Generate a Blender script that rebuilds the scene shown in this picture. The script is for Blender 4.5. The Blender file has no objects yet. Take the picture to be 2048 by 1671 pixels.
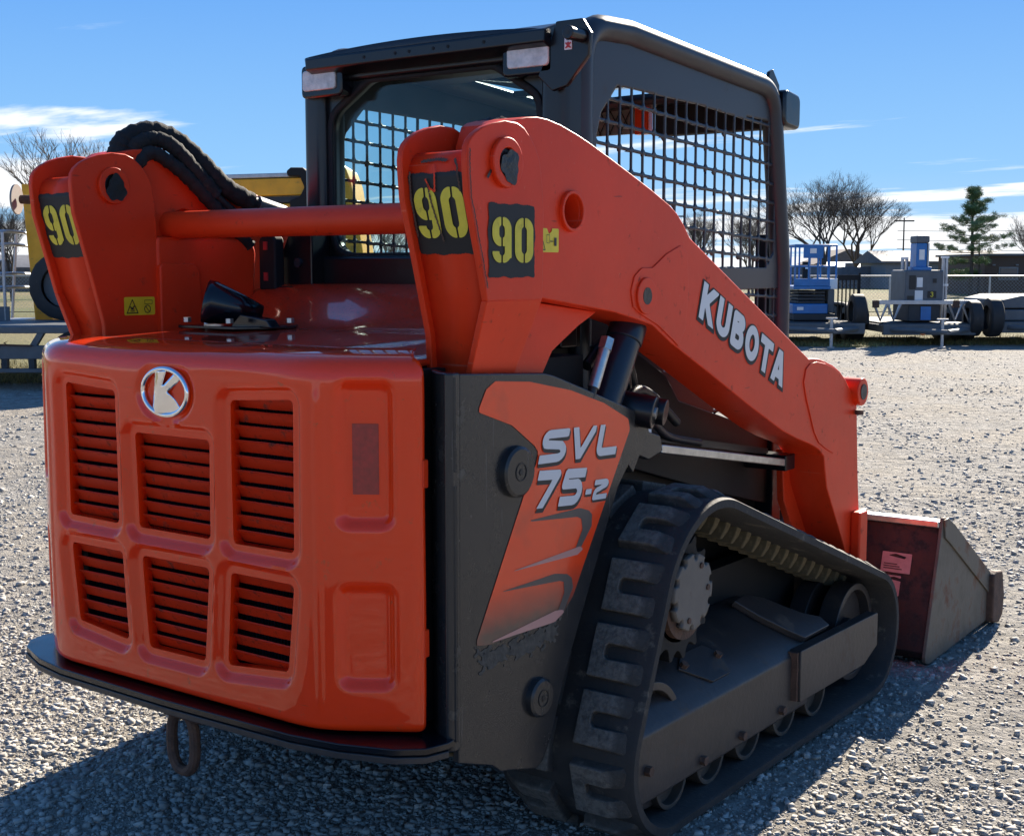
import bpy, bmesh, math, random
import numpy as np
from mathutils import Vector, Matrix
random.seed(7); RNG = np.random.default_rng(7)
sc = bpy.context.scene
COL = sc.collection
R = math.radians

# ------------------------------------------------------------------ camera, sky, sun, exposure
cd = bpy.data.cameras.new('camera'); cam = bpy.data.objects.new('camera', cd); COL.objects.link(cam)
cam.location = (2.411, -1.828, 1.40); cam.rotation_euler = (R(90 - 6.33), 0, R(36.3))
cd.sensor_fit = 'HORIZONTAL'; cd.sensor_width = 36; cd.lens = 36 * 2670 / 2048
cd.clip_start = 0.05; cd.clip_end = 4000
sc.camera = cam

SUN_TO = Vector((-0.31, 1.86, 1.0)).normalized()
SUN_EL = math.asin(SUN_TO.z); SUN_AZ = math.atan2(SUN_TO.x, SUN_TO.y)
w = bpy.data.worlds.new('World'); sc.world = w; w.use_nodes = True
nt = w.node_tree; nt.nodes.clear()
def wn(t, **k):
    n = nt.nodes.new(t)
    for a, b in k.items(): setattr(n, a, b)
    return n
sky = wn('ShaderNodeTexSky', sky_type='NISHITA', sun_disc=False)
sky.sun_elevation = SUN_EL; sky.sun_rotation = SUN_AZ
sky.altitude = 300; sky.air_density = 1.0; sky.dust_density = 0.15; sky.ozone_density = 2.5
bg = wn('ShaderNodeBackground'); bg.inputs['Strength'].default_value = 0.10
out = wn('ShaderNodeOutputWorld')
tc = wn('ShaderNodeTexCoord'); sx = wn('ShaderNodeSeparateXYZ')
nt.links.new(tc.outputs['Generated'], sx.inputs[0])
def wmath(op, a, b=None):
    n = wn('ShaderNodeMath', operation=op)
    for i, v in enumerate((a, b)):
        if v is None: continue
        if isinstance(v, (int, float)): n.inputs[i].default_value = v
        else: nt.links.new(v, n.inputs[i])
    return n.outputs[0]
zc = wmath('ADD', wmath('MAXIMUM', sx.outputs['Z'], 0.0), 0.055)
cmb = wn('ShaderNodeCombineXYZ')
nt.links.new(wmath('DIVIDE', sx.outputs['X'], zc), cmb.inputs[0])
nt.links.new(wmath('DIVIDE', sx.outputs['Y'], zc), cmb.inputs[1])
cmb.inputs[2].default_value = 3.7
mp = wn('ShaderNodeMapping'); mp.inputs['Scale'].default_value = (0.42, 0.95, 1); mp.inputs['Rotation'].default_value = (0, 0, R(-36.3))
mp.inputs['Location'].default_value = (4.0, 2.5, 0)
nt.links.new(cmb.outputs[0], mp.inputs[0])
nz = wn('ShaderNodeTexNoise'); nz.inputs['Scale'].default_value = 0.8; nz.inputs['Detail'].default_value = 7
nz.inputs['Roughness'].default_value = 0.58; nz.inputs['Distortion'].default_value = 0.25
nt.links.new(mp.outputs[0], nz.inputs['Vector'])
# clouds thicken towards the horizon
mrh = wn('ShaderNodeMapRange'); mrh.inputs[1].default_value = 0.0; mrh.inputs[2].default_value = 0.12
mrh.inputs[3].default_value = 0.17; mrh.inputs[4].default_value = -0.15
nt.links.new(sx.outputs['Z'], mrh.inputs[0])
cv = wn('ShaderNodeMapRange', interpolation_type='SMOOTHSTEP'); cv.inputs[1].default_value = 0.50; cv.inputs[2].default_value = 0.61
nt.links.new(wmath('ADD', nz.outputs['Fac'], mrh.outputs[0]), cv.inputs[0])
mx = wn('ShaderNodeMix', data_type='RGBA')
nt.links.new(wmath('MULTIPLY', cv.outputs[0], 0.92), mx.inputs[0])
# clear-day gradient over the sky model, whose very bright haze round the sun is evened out
bw = wn('ShaderNodeRGBToBW'); nt.links.new(sky.outputs[0], bw.inputs[0])
fac = wmath('DIVIDE', 3.2, wmath('ADD', bw.outputs[0], 3.2))
sc_ = wn('ShaderNodeVectorMath', operation='SCALE'); nt.links.new(sky.outputs[0], sc_.inputs[0]); nt.links.new(fac, sc_.inputs['Scale'])
rmp = wn('ShaderNodeValToRGB'); nt.links.new(sx.outputs['Z'], rmp.inputs[0]); el = rmp.color_ramp.elements
el[0].position = 0.0; el[0].color = (.44, .68, .93, 1); el[1].position = 1.0; el[1].color = (.030, .12, .36, 1)
for q_, c_ in ((.07, (.25, .54, .92, 1)), (.20, (.115, .355, .84, 1)), (.45, (.065, .225, .58, 1))):
    e_ = el.new(q_); e_.color = c_
gr_ = wn('ShaderNodeVectorMath', operation='SCALE'); nt.links.new(rmp.outputs[0], gr_.inputs[0]); gr_.inputs['Scale'].default_value = 4.45
mxs = wn('ShaderNodeMix', data_type='RGBA'); mxs.inputs[0].default_value = 0.86
nt.links.new(sc_.outputs[0], mxs.inputs[6]); nt.links.new(gr_.outputs[0], mxs.inputs[7])
nt.links.new(mxs.outputs[2], mx.inputs[6]); mx.inputs[7].default_value = (4.6, 4.65, 4.7, 1)
nt.links.new(mx.outputs[2], bg.inputs['Color']); nt.links.new(bg.outputs[0], out.inputs['Surface'])

sl = bpy.data.lights.new('sun', 'SUN'); sl.energy = 5.0; sl.angle = R(0.53); sl.color = (1.0, 0.90, 0.76)
so = bpy.data.objects.new('sun', sl); COL.objects.link(so); so.location = (-6, 20, 30)
so.rotation_euler = (-SUN_TO).to_track_quat('-Z', 'Y').to_euler()

vs = sc.view_settings
vs.view_transform = 'Standard'; vs.look = 'None'; vs.gamma = 1; vs.exposure = 1.38
try: vs.use_curve_mapping = False
except Exception: pass

# ------------------------------------------------------------------ materials
MATS = {}
def mat(name, base, rough=0.5, metal=0.0, var=0.0, vscale=6.0, dirt=None, dirt_amt=0.0, dscale=9.0, bump=0.0, bscale=60.0,
        coat=0.0, coat_rough=0.05, rvar=0.0, spec=None, trans=0.0, island=0.0, alpha=None):
    m = bpy.data.materials.new(name); m.use_nodes = True; MATS[name] = m
    t = m.node_tree; n = t.nodes; b = n['Principled BSDF']; L = t.links
    b.inputs['Roughness'].default_value = rough; b.inputs['Metallic'].default_value = metal
    b.inputs['Base Color'].default_value = (*base, 1)
    if spec is not None: b.inputs['Specular IOR Level'].default_value = spec
    if coat: b.inputs['Coat Weight'].default_value = coat; b.inputs['Coat Roughness'].default_value = coat_rough
    if trans: b.inputs['Transmission Weight'].default_value = trans
    tcn = n.new('ShaderNodeTexCoord'); P = tcn.outputs['Object']
    col = None
    def noise(scale, detail=5, rough_=0.6):
        z = n.new('ShaderNodeTexNoise'); z.inputs['Scale'].default_value = scale; z.inputs['Detail'].default_value = detail
        z.inputs['Roughness'].default_value = rough_; L.new(P, z.inputs['Vector']); return z.outputs['Fac']
    def mrange(src, a, b_, c, d, smooth=False):
        q = n.new('ShaderNodeMapRange'); 
        if smooth: q.interpolation_type = 'SMOOTHSTEP'
        for i, v in ((1, a), (2, b_), (3, c), (4, d)): q.inputs[i].default_value = v
        L.new(src, q.inputs[0]); return q.outputs[0]
    def mixc(f, a, b_):
        q = n.new('ShaderNodeMix'); q.data_type = 'RGBA'
        if isinstance(f, float): q.inputs[0].default_value = f
        else: L.new(f, q.inputs[0])
        for i, v in ((6, a), (7, b_)):
            if isinstance(v, tuple): q.inputs[i].default_value = (*v[:3], 1)
            else: L.new(v, q.inputs[i])
        return q.outputs[2]
    m['_h'] = 0
    if var:
        lo = tuple(c * (1 - var) for c in base); hi = tuple(min(1, c * (1 + var)) for c in base)
        col = mixc(mrange(noise(vscale), 0.3, 0.7, 0, 1), lo, hi)
    if island:
        g = n.new('ShaderNodeNewGeometry')
        lo = tuple(c * (1 - island) for c in base); hi = tuple(min(1, c * (1 + island)) for c in base)
        col2 = mixc(g.outputs['Random Per Island'], lo, hi)
        col = col2 if col is None else mixc(0.6, col, col2)
    if dirt is not None:
        f = mrange(noise(dscale, 8, 0.68), 0.62 - 0.3 * dirt_amt, 0.80 - 0.3 * dirt_amt, 0, 1, True)
        col = mixc(f, col if col is not None else base, dirt)
        rr = mrange(f, 0, 1, rough, min(1, rough + 0.35)); L.new(rr, b.inputs['Roughness'])
    elif rvar:
        L.new(mrange(noise(vscale * 2.3), 0.3, 0.7, max(0.02, rough - rvar), rough + rvar), b.inputs['Roughness'])
    if col is not None: L.new(col, b.inputs['Base Color'])
    if bump:
        bn = n.new('ShaderNodeBump'); bn.inputs['Strength'].default_value = 1.0; bn.inputs['Distance'].default_value = bump
        L.new(noise(bscale, 4), bn.inputs['Height']); L.new(bn.outputs[0], b.inputs['Normal'])
    del m['_h']
    return m
def scratch(name, tint, scale=(1.2, 40, 40), rot=(0.5, 0.3, 0.2), thr=0.70):
    m = MATS[name]; t = m.node_tree; n = t.nodes; L = t.links; b = n['Principled BSDF']
    src = b.inputs['Base Color'].links[0].from_socket
    tcn = n.new('ShaderNodeTexCoord'); mpn = n.new('ShaderNodeMapping'); mpn.inputs['Scale'].default_value = scale; mpn.inputs['Rotation'].default_value = rot
    L.new(tcn.outputs['Object'], mpn.inputs[0]); z = n.new('ShaderNodeTexNoise'); z.inputs['Scale'].default_value = 3.0; z.inputs['Detail'].default_value = 3; L.new(mpn.outputs[0], z.inputs['Vector'])
    q = n.new('ShaderNodeMapRange'); q.inputs[1].default_value = thr; q.inputs[2].default_value = thr + .03; q.inputs[4].default_value = .55; L.new(z.outputs['Fac'], q.inputs[0])
    x = n.new('ShaderNodeMix'); x.data_type = 'RGBA'; L.new(q.outputs[0], x.inputs[0]); L.new(src, x.inputs[6]); x.inputs[7].default_value = (*tint, 1)
    L.new(x.outputs[2], b.inputs['Base Color'])
ORG = (0.97, 0.048, 0.0035)
mat('door_paint', ORG, 0.50, var=0.05, vscale=2.0, dirt=(0.45, 0.10, 0.04), dirt_amt=0.04, dscale=26, bump=0.0006, bscale=6, coat=1.0, coat_rough=0.02, spec=0.05)
scratch('door_paint', (.55, .07, .02), (3, 30, 60), (.2, .1, .6), .72)
mat('slat_paint', (0.64, 0.030, 0.003), 0.45, var=0.1, dirt=(0.12, 0.03, 0.015), dirt_amt=0.25, dscale=30)
mat('arm_paint', (0.80, 0.046, 0.009), 0.42, spec=0.26, var=0.10, vscale=3, dirt=(0.22, 0.035, 0.02), dirt_amt=0.08, dscale=22, bump=0.0006, bscale=25, rvar=0.08)
scratch('arm_paint', (.75, .16, .09)); scratch('arm_paint', (.10, .02, .015), (30, 2, 25), (.9, .1, 1.1), .73)
mat('hood_paint', (0.70, 0.036, 0.006), 0.35, spec=.2, var=0.12, vscale=5, dirt=(0.24, 0.08, 0.06), dirt_amt=0.30, dscale=120, bump=0.0004, bscale=9, coat=1.0)
mat('charcoal', (0.022, 0.022, 0.023), 0.27, var=0.12, vscale=3, dirt=(0.10, 0.09, 0.075), dirt_amt=0.05, dscale=14, bump=0.0006, bscale=18)
scratch('charcoal', (.075, .075, .075), (40, 40, 1.5), (.1, .05, .0), .70)
mat('body_dark', (0.016, 0.0135, 0.0125), 0.6, spec=.3, var=0.25, vscale=3, dirt=(0.055, 0.042, 0.034), dirt_amt=0.22, dscale=6)
mat('cab_black', (0.006, 0.0065, 0.009), 0.28, var=0.12, vscale=4, dirt=(0.02, 0.02, 0.02), dirt_amt=0.02, dscale=12, bump=0.0005, bscale=14)
mat('cab_panel', (0.020, 0.023, 0.030), 0.40, var=0.10, vscale=3, dirt=(0.045, 0.045, 0.046), dirt_amt=0.10, dscale=7)
mat('black_gloss', (0.005, 0.0055, 0.009), 0.18, rvar=0.08)
mat('black_matte', (0.006, 0.006, 0.0065), 0.75)
mat('rubber', (0.026, 0.024, 0.023), 0.78, var=0.25, vscale=8, dirt=(0.16, 0.14, 0.11), dirt_amt=0.18, dscale=15, bump=0.002, bscale=70)
mat('rubber_lug', (0.046, 0.042, 0.038), 0.85, var=0.3, vscale=30, dirt=(0.10, 0.09, 0.078), dirt_amt=0.25, dscale=40, bump=0.004, bscale=110)
def worn_crown(name, tint, z0, z1):
    # ground contact has worn the crowns of the lugs pale and dusty (lug's own height axis)
    m = MATS[name]; t = m.node_tree; n = t.nodes; L = t.links; b = n['Principled BSDF']; src = b.inputs['Base Color'].links[0].from_socket
    tcn = n.new('ShaderNodeTexCoord'); s_ = n.new('ShaderNodeSeparateXYZ'); L.new(tcn.outputs['Object'], s_.inputs[0])
    z = n.new('ShaderNodeTexNoise'); z.inputs['Scale'].default_value = 60; z.inputs['Detail'].default_value = 7; z.inputs['Roughness'].default_value = .7
    oi = n.new('ShaderNodeObjectInfo'); va = n.new('ShaderNodeVectorMath'); va.operation = 'ADD'; L.new(tcn.outputs['Object'], va.inputs[0]); L.new(oi.outputs['Location'], va.inputs[1]); L.new(va.outputs[0], z.inputs['Vector'])
    q = n.new('ShaderNodeMapRange'); q.inputs[1].default_value = z0; q.inputs[2].default_value = z1; L.new(s_.outputs['Z'], q.inputs[0])
    q2 = n.new('ShaderNodeMapRange'); q2.inputs[1].default_value = .38; q2.inputs[2].default_value = .58; q2.inputs[3].default_value = .25; L.new(z.outputs['Fac'], q2.inputs[0])
    mm = n.new('ShaderNodeMath'); mm.operation = 'MULTIPLY'; L.new(q.outputs[0], mm.inputs[0]); L.new(q2.outputs[0], mm.inputs[1])
    x = n.new('ShaderNodeMix'); x.data_type = 'RGBA'; L.new(mm.outputs[0], x.inputs[0]); L.new(src, x.inputs[6]); x.inputs[7].default_value = (*tint, 1); L.new(x.outputs[2], b.inputs['Base Color'])
worn_crown('rubber_lug', (.145, .130, .112), .016, .0245)
mat('rubber_tan', (0.11, 0.088, 0.050), 0.85, var=0.25, vscale=10, dirt=(0.25, 0.20, 0.12), dirt_amt=0.35, dscale=20, bump=0.002, bscale=60)
mat('tyre', (0.022, 0.022, 0.023), 0.7, var=0.2, dirt=(0.1, 0.09, 0.08), dirt_amt=0.08, dscale=8)
mat('under_steel', (0.036, 0.031, 0.030), 0.45, var=0.22, vscale=5, dirt=(0.10, 0.068, 0.045), dirt_amt=0.20, dscale=9, bump=0.0012, bscale=50)
mat('rust', (0.085, 0.045, 0.030), 0.75, var=0.4, vscale=25, dirt=(0.18, 0.10, 0.06), dirt_amt=0.3, dscale=40, bump=0.002, bscale=120)
mat('hub_tan', (0.24, 0.215, 0.185), 0.6, var=0.12, vscale=12, dirt=(0.13, 0.10, 0.08), dirt_amt=0.15, dscale=18)
mat('hub_grey', (0.135, 0.120, 0.105), 0.6, var=0.12, vscale=12, dirt=(0.08, 0.06, 0.05), dirt_amt=0.15, dscale=18)
mat('roller', (0.050, 0.042, 0.034), 0.7, var=0.3, vscale=14, dirt=(0.12, 0.10, 0.07), dirt_amt=0.2, dscale=20)
mat('bucket_side', (0.115, 0.100, 0.078), 0.55, var=0.4, vscale=7, dirt=(0.16, 0.075, 0.04), dirt_amt=0.42, dscale=7, bump=0.001, bscale=50)
mat('bucket_red', (0.032, 0.012, 0.010), 0.55, var=0.4, vscale=8, dirt=(0.022, 0.015, 0.014), dirt_amt=0.55, dscale=20, bump=0.001, bscale=60)
mat('bare_steel', (0.52, 0.51, 0.49), 0.34, 0.9, var=0.2, vscale=30, dirt=(0.2, 0.17, 0.14), dirt_amt=0.1)
mat('chrome', (0.85, 0.85, 0.86), 0.05, 1.0)
mat('galv', (0.42, 0.43, 0.45), 0.42, 0.7, var=0.15, vscale=10)
mat('silver_print', (0.56, 0.60, 0.66), 0.32, 0.25)
mat('yellow_paint', (0.72, 0.58, 0.05), 0.6, var=0.12, vscale=20, dirt=(0.25, 0.2, 0.05), dirt_amt=0.10, dscale=30)
mat('stencil_black', (0.009, 0.009, 0.0095), 0.6, var=0.2, dirt=(0.04, 0.03, 0.028), dirt_amt=0.15, dscale=25)
mat('decal_orange', (0.90, 0.058, 0.007), 0.22, var=0.08, vscale=8, dirt=(0.30, 0.05, 0.03), dirt_amt=0.06, dscale=40, coat=0.3)
mat('decal_grey', (0.085, 0.072, 0.068), 0.30)
mat('decal_pink', (0.50, 0.25, 0.22), 0.30)
mat('sticker_yellow', (0.78, 0.58, 0.02), 0.4, var=0.08, vscale=30)
mat('sticker_white', (0.75, 0.75, 0.74), 0.45)
mat('sticker_pink', (0.50, 0.24, 0.22), 0.5, var=0.15, vscale=40)
mat('mud', (0.075, 0.066, 0.054), 0.9, var=0.4, vscale=60, bump=0.002, bscale=120)
mat('ink', (0.015, 0.015, 0.015), 0.5)
mat('ink_red', (0.5, 0.03, 0.03), 0.5)
mat('reflector_red', (0.34, 0.012, 0.012), 0.28, var=0.3, vscale=60, coat=0.4)
mat('radiator', (0.020, 0.024, 0.034), 0.45, 0.3)
mat('grease', (0.006, 0.005, 0.005), 0.38, bump=0.003, bscale=40)
mat('sleeve', (0.014, 0.013, 0.013), 0.85, var=0.3, vscale=20, bump=0.006, bscale=34)
mat('hose_rubber', (0.020, 0.019, 0.019), 0.45)
mat('cylinder_blue', (0.012, 0.016, 0.028), 0.28, var=0.2, vscale=9, dirt=(0.05, 0.05, 0.05), dirt_amt=0.04)
mat('lens', (0.62, 0.59, 0.55), 0.16, var=0.25, vscale=40, bump=0.003, bscale=90, coat=0.8)
mat('lamp_amber', (0.55, 0.12, 0.02), 0.25, coat=0.5)
# decal that fades from orange to charcoal towards its bottom (printed fade)
def fade_mat():
    m = bpy.data.materials.new('decal_fade'); m.use_nodes = True; MATS['decal_fade'] = m
    t = m.node_tree; n = t.nodes; L = t.links; b = n['Principled BSDF']
    tcn = n.new('ShaderNodeTexCoord'); s = n.new('ShaderNodeSeparateXYZ'); L.new(tcn.outputs['Object'], s.inputs[0])
    nz_ = n.new('ShaderNodeTexNoise'); nz_.inputs['Scale'].default_value = 30; L.new(tcn.outputs['Object'], nz_.inputs['Vector'])
    mm = n.new('ShaderNodeMath'); mm.operation = 'MULTIPLY_ADD'; L.new(nz_.outputs['Fac'], mm.inputs[0]); mm.inputs[1].default_value = 0.02; L.new(s.outputs['Z'], mm.inputs[2])
    q = n.new('ShaderNodeMapRange'); L.new(mm.outputs[0], q.inputs[0]); q.inputs[1].default_value = 0.625; q.inputs[2].default_value = 0.725
    x = n.new('ShaderNodeMix'); x.data_type = 'RGBA'; L.new(q.outputs[0], x.inputs[0])
    x.inputs[6].default_value = (0.105, 0.055, 0.042, 1); x.inputs[7].default_value = (0.90, 0.058, 0.007, 1)
    n2 = n.new('ShaderNodeTexNoise'); n2.inputs['Scale'].default_value = 9; n2.inputs['Detail'].default_value = 7; L.new(tcn.outputs['Object'], n2.inputs['Vector'])
    q2 = n.new('ShaderNodeMapRange'); L.new(n2.outputs['Fac'], q2.inputs[0]); q2.inputs[1].default_value = 0.55; q2.inputs[2].default_value = 0.8; q2.inputs[4].default_value = 0.45
    x2 = n.new('ShaderNodeMix'); x2.data_type = 'RGBA'; L.new(q2.outputs[0], x2.inputs[0]); L.new(x.outputs[2], x2.inputs[6]); x2.inputs[7].default_value = (0.34, 0.05, 0.025, 1)
    L.new(x2.outputs[2], b.inputs['Base Color']); b.inputs['Roughness'].default_value = 0.22; b.inputs['Coat Weight'].default_value = 0.3
fade_mat()
def glass_mat(name, tint, alpha):
    m = bpy.data.materials.new(name); m.use_nodes = True; MATS[name] = m
    t = m.node_tree; n = t.nodes; L = t.links; n.remove(n['Principled BSDF']); o = n['Material Output']
    tr = n.new('ShaderNodeBsdfTransparent'); tr.inputs[0].default_value = (*tint, 1)
    gl = n.new('ShaderNodeBsdfGlossy'); gl.inputs['Roughness'].default_value = 0.03
    fr = n.new('ShaderNodeFresnel'); fr.inputs[0].default_value = 1.3
    mx_ = n.new('ShaderNodeMixShader'); L.new(fr.outputs[0], mx_.inputs[0]); L.new(tr.outputs[0], mx_.inputs[1]); L.new(gl.outputs[0], mx_.inputs[2])
    df = n.new('ShaderNodeBsdfDiffuse'); df.inputs[0].default_value = (0.35, 0.36, 0.34, 1)
    nz_ = n.new('ShaderNodeTexNoise'); nz_.inputs['Scale'].default_value = 14; nz_.inputs['Detail'].default_value = 8
    tcn = n.new('ShaderNodeTexCoord'); L.new(tcn.outputs['Object'], nz_.inputs['Vector'])
    q = n.new('ShaderNodeMapRange'); L.new(nz_.outputs['Fac'], q.inputs[0]); q.inputs[1].default_value = 0.4; q.inputs[2].default_value = 0.8; q.inputs[3].default_value = 0.0; q.inputs[4].default_value = alpha
    m2 = n.new('ShaderNodeMixShader'); L.new(q.outputs[0], m2.inputs[0]); L.new(mx_.outputs[0], m2.inputs[1]); L.new(df.outputs[0], m2.inputs[2])
    L.new(m2.outputs[0], o.inputs[0])
glass_mat('cab_glass', (0.74, 0.86, 0.86), 0.05)

# ------------------------------------------------------------------ mesh helpers
def link(o, parent=None):
    COL.objects.link(o)
    if parent is not None:
        o.parent = parent
        if parent.type == 'EMPTY': o.matrix_parent_inverse = ROOTS[parent.name]
    return o
ROOTS = {}
def thing(name, label, cat, loc=(0, 0, 0), rz=0.0, group=None, local=False):
    e = bpy.data.objects.new(name, None); e.empty_display_size = 0.2; COL.objects.link(e)
    e.location = loc; e.rotation_euler = (0, 0, rz)
    e['label'] = label; e['category'] = cat
    if group: e['group'] = group
    ROOTS[e.name] = Matrix.Identity(4) if local else (Matrix.Translation(loc) @ Matrix.Rotation(rz, 4, 'Z')).inverted()
    return e
def tag(o, label, cat, group=None, kind=None):
    if label: o['label'] = label
    if cat: o['category'] = cat
    if group: o['group'] = group
    if kind: o['kind'] = kind
    return o
class MB:
    def __init__(s): s.v = []; s.f = []
    def add(s, vs, fs):
        k = len(s.v); s.v += [tuple(map(float, p)) for p in vs]; s.f += [tuple(i + k for i in f) for f in fs]; return s
    def box(s, x0, x1, y0, y1, z0, z1, M=None):
        vs = [(x, y, z) for x in (x0, x1) for y in (y0, y1) for z in (z0, z1)]
        if M is not None: vs = [M @ Vector(p) for p in vs]
        return s.add(vs, [(0, 1, 3, 2), (4, 6, 7, 5), (0, 4, 5, 1), (2, 3, 7, 6), (0, 2, 6, 4), (1, 5, 7, 3)])
    def prism(s, pts, ax, a, b):
        """2-D outline extruded along axis ax from a to b; pts are the other two axes in order."""
        def P(p, q):
            if ax == 0: return (q, p[0], p[1])
            if ax == 1: return (p[0], q, p[1])
            return (p[0], p[1], q)
        n = len(pts); vs = [P(p, a) for p in pts] + [P(p, b) for p in pts]
        fs = [tuple(range(n))[::-1], tuple(range(n, 2 * n))] + [(i, (i + 1) % n, n + (i + 1) % n, n + i) for i in range(n)]
        return s.add(vs, fs)
    def tube(s, path, r, n=10, cap=True, closed=False, squash=None):
        path = [Vector(p) for p in path]; m = len(path)
        rs = r if isinstance(r, (list, tuple)) else [r] * m
        vs = []; up = None
        for i, p in enumerate(path):
            if closed: t = path[(i + 1) % m] - path[i - 1]
            else: t = path[min(i + 1, m - 1)] - path[max(i - 1, 0)]
            t.normalize()
            if up is None:
                up = Vector((0, 0, 1)) if abs(t.z) < 0.9 else Vector((1, 0, 0))
            a = t.cross(up).normalized(); up = a.cross(t).normalized()
            for k in range(n):
                th = 2 * math.pi * k / n
                vs.append(p + (a * math.cos(th) + up * math.sin(th)) * rs[i])
        fs = []
        for i in range(m if closed else m - 1):
            j = (i + 1) % m
            for k in range(n):
                fs.append((i * n + k, i * n + (k + 1) % n, j * n + (k + 1) % n, j * n + k))
        if cap and not closed: fs += [tuple(range(n))[::-1], tuple((m - 1) * n + k for k in range(n))]
        return s.add(vs, fs)
    def cyl(s, p0, p1, r0, r1=None, n=24):
        return s.tube([p0, p1], [r0, r0 if r1 is None else r1], n)
    def ring(s, c, ax, r0, r1, a, b, n=36):
        """hollow cylinder along axis ax"""
        vs = []
        for rr in (r0, r1):
            for q in (a, b):
                for k in range(n):
                    th = 2 * math.pi * k / n; u, v = rr * math.cos(th), rr * math.sin(th)
                    if ax == 0: vs.append((c[0] + q, c[1] + u, c[2] + v))
                    elif ax == 1: vs.append((c[0] + u, c[1] + q, c[2] + v))
                    else: vs.append((c[0] + u, c[1] + v, c[2] + q))
        fs = []
        for k in range(n):
            j = (k + 1) % n
            fs += [(k, j, n + j, n + k), (2 * n + k, 3 * n + k, 3 * n + j, 2 * n + j), (k, 2 * n + k, 2 * n + j, j), (n + k, n + j, 3 * n + j, 3 * n + k)]
        return s.add(vs, fs)
    def build(s, name, m, parent=None, bevel=0.0, seg=2, smooth=35, solid=0.0, off=-1.0):
        me = bpy.data.meshes.new(name); me.from_pydata(s.v, [], s.f)
        return finish(me, name, m, parent, bevel, seg, smooth, solid, off)
def finish(me, name, m, parent=None, bevel=0.0, seg=2, smooth=35, solid=0.0, off=-1.0, recalc=True):
    if recalc:
        bm = bmesh.new(); bm.from_mesh(me); bmesh.ops.recalc_face_normals(bm, faces=bm.faces); bm.to_mesh(me); bm.free()
    me.materials.append(MATS[m] if isinstance(m, str) else m)
    if smooth:
        me.polygons.foreach_set('use_smooth', [True] * len(me.polygons)); me.set_sharp_from_angle(angle=R(smooth))
    me.update()
    o = bpy.data.objects.new(name, me); link(o, parent)
    if solid:
        d = o.modifiers.new('solid', 'SOLIDIFY'); d.thickness = solid; d.offset = off
    if bevel:
        d = o.modifiers.new('bevel', 'BEVEL'); d.width = bevel; d.segments = seg; d.limit_method = 'ANGLE'; d.angle_limit = R(40); d.harden_normals = True
    return o
def inst(src, name, parent, mtx):
    o = bpy.data.objects.new(name, src.data)
    for d in src.modifiers:
        e = o.modifiers.new(d.name, d.type)
        if d.type == 'BEVEL': e.width = d.width; e.segments = d.segments; e.limit_method = d.limit_method; e.angle_limit = d.angle_limit; e.harden_normals = True
        if d.type == 'SOLIDIFY': e.thickness = d.thickness; e.offset = d.offset
    link(o, parent); o.matrix_basis = mtx; return o
# ---- signed distance shapes (numpy) and a mesher for flat cut-outs with clean edges
def sd_box(x, y, x0, x1, y0, y1, r=0.0):
    cx, cy, hx, hy = (x0 + x1) / 2, (y0 + y1) / 2, (x1 - x0) / 2 - r, (y1 - y0) / 2 - r
    qx = np.abs(x - cx) - hx; qy = np.abs(y - cy) - hy
    return np.hypot(np.maximum(qx, 0), np.maximum(qy, 0)) + np.minimum(np.maximum(qx, qy), 0) - r
def sd_poly(x, y, pts):
    d = np.full(np.shape(x), 1e9); s = np.ones(np.shape(x)); n = len(pts)
    for i in range(n):
        a = pts[i]; b = pts[i - 1]
        ex, ey = b[0] - a[0], b[1] - a[1]; wx, wy = x - a[0], y - a[1]
        t = np.clip((wx * ex + wy * ey) / (ex * ex + ey * ey + 1e-12), 0, 1)
        bx, by = wx - ex * t, wy - ey * t
        d = np.minimum(d, bx * bx + by * by)
        c1 = y >= a[1]; c2 = y < b[1]; c3 = ex * wy > ey * wx
        flip = (c1 & c2 & c3) | (~c1 & ~c2 & ~c3)
        s = np.where(flip, -s, s)
    return s * np.sqrt(d)
def sd_stroke(x, y, pts, w):
    d = np.full(np.shape(x), 1e9)
    for a, b in zip(pts[:-1], pts[1:]):
        ex, ey = b[0] - a[0], b[1] - a[1]; wx, wy = x - a[0], y - a[1]
        t = np.clip((wx * ex + wy * ey) / (ex * ex + ey * ey + 1e-12), 0, 1)
        d = np.minimum(d, np.hypot(wx - ex * t, wy - ey * t))
    return d - w
def arc(cx, cy, rx, ry, a0, a1, n=14):
    return [(cx + rx * math.cos(R(a0 + (a1 - a0) * i / n)), cy + ry * math.sin(R(a0 + (a1 - a0) * i / n))) for i in range(n + 1)]
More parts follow.
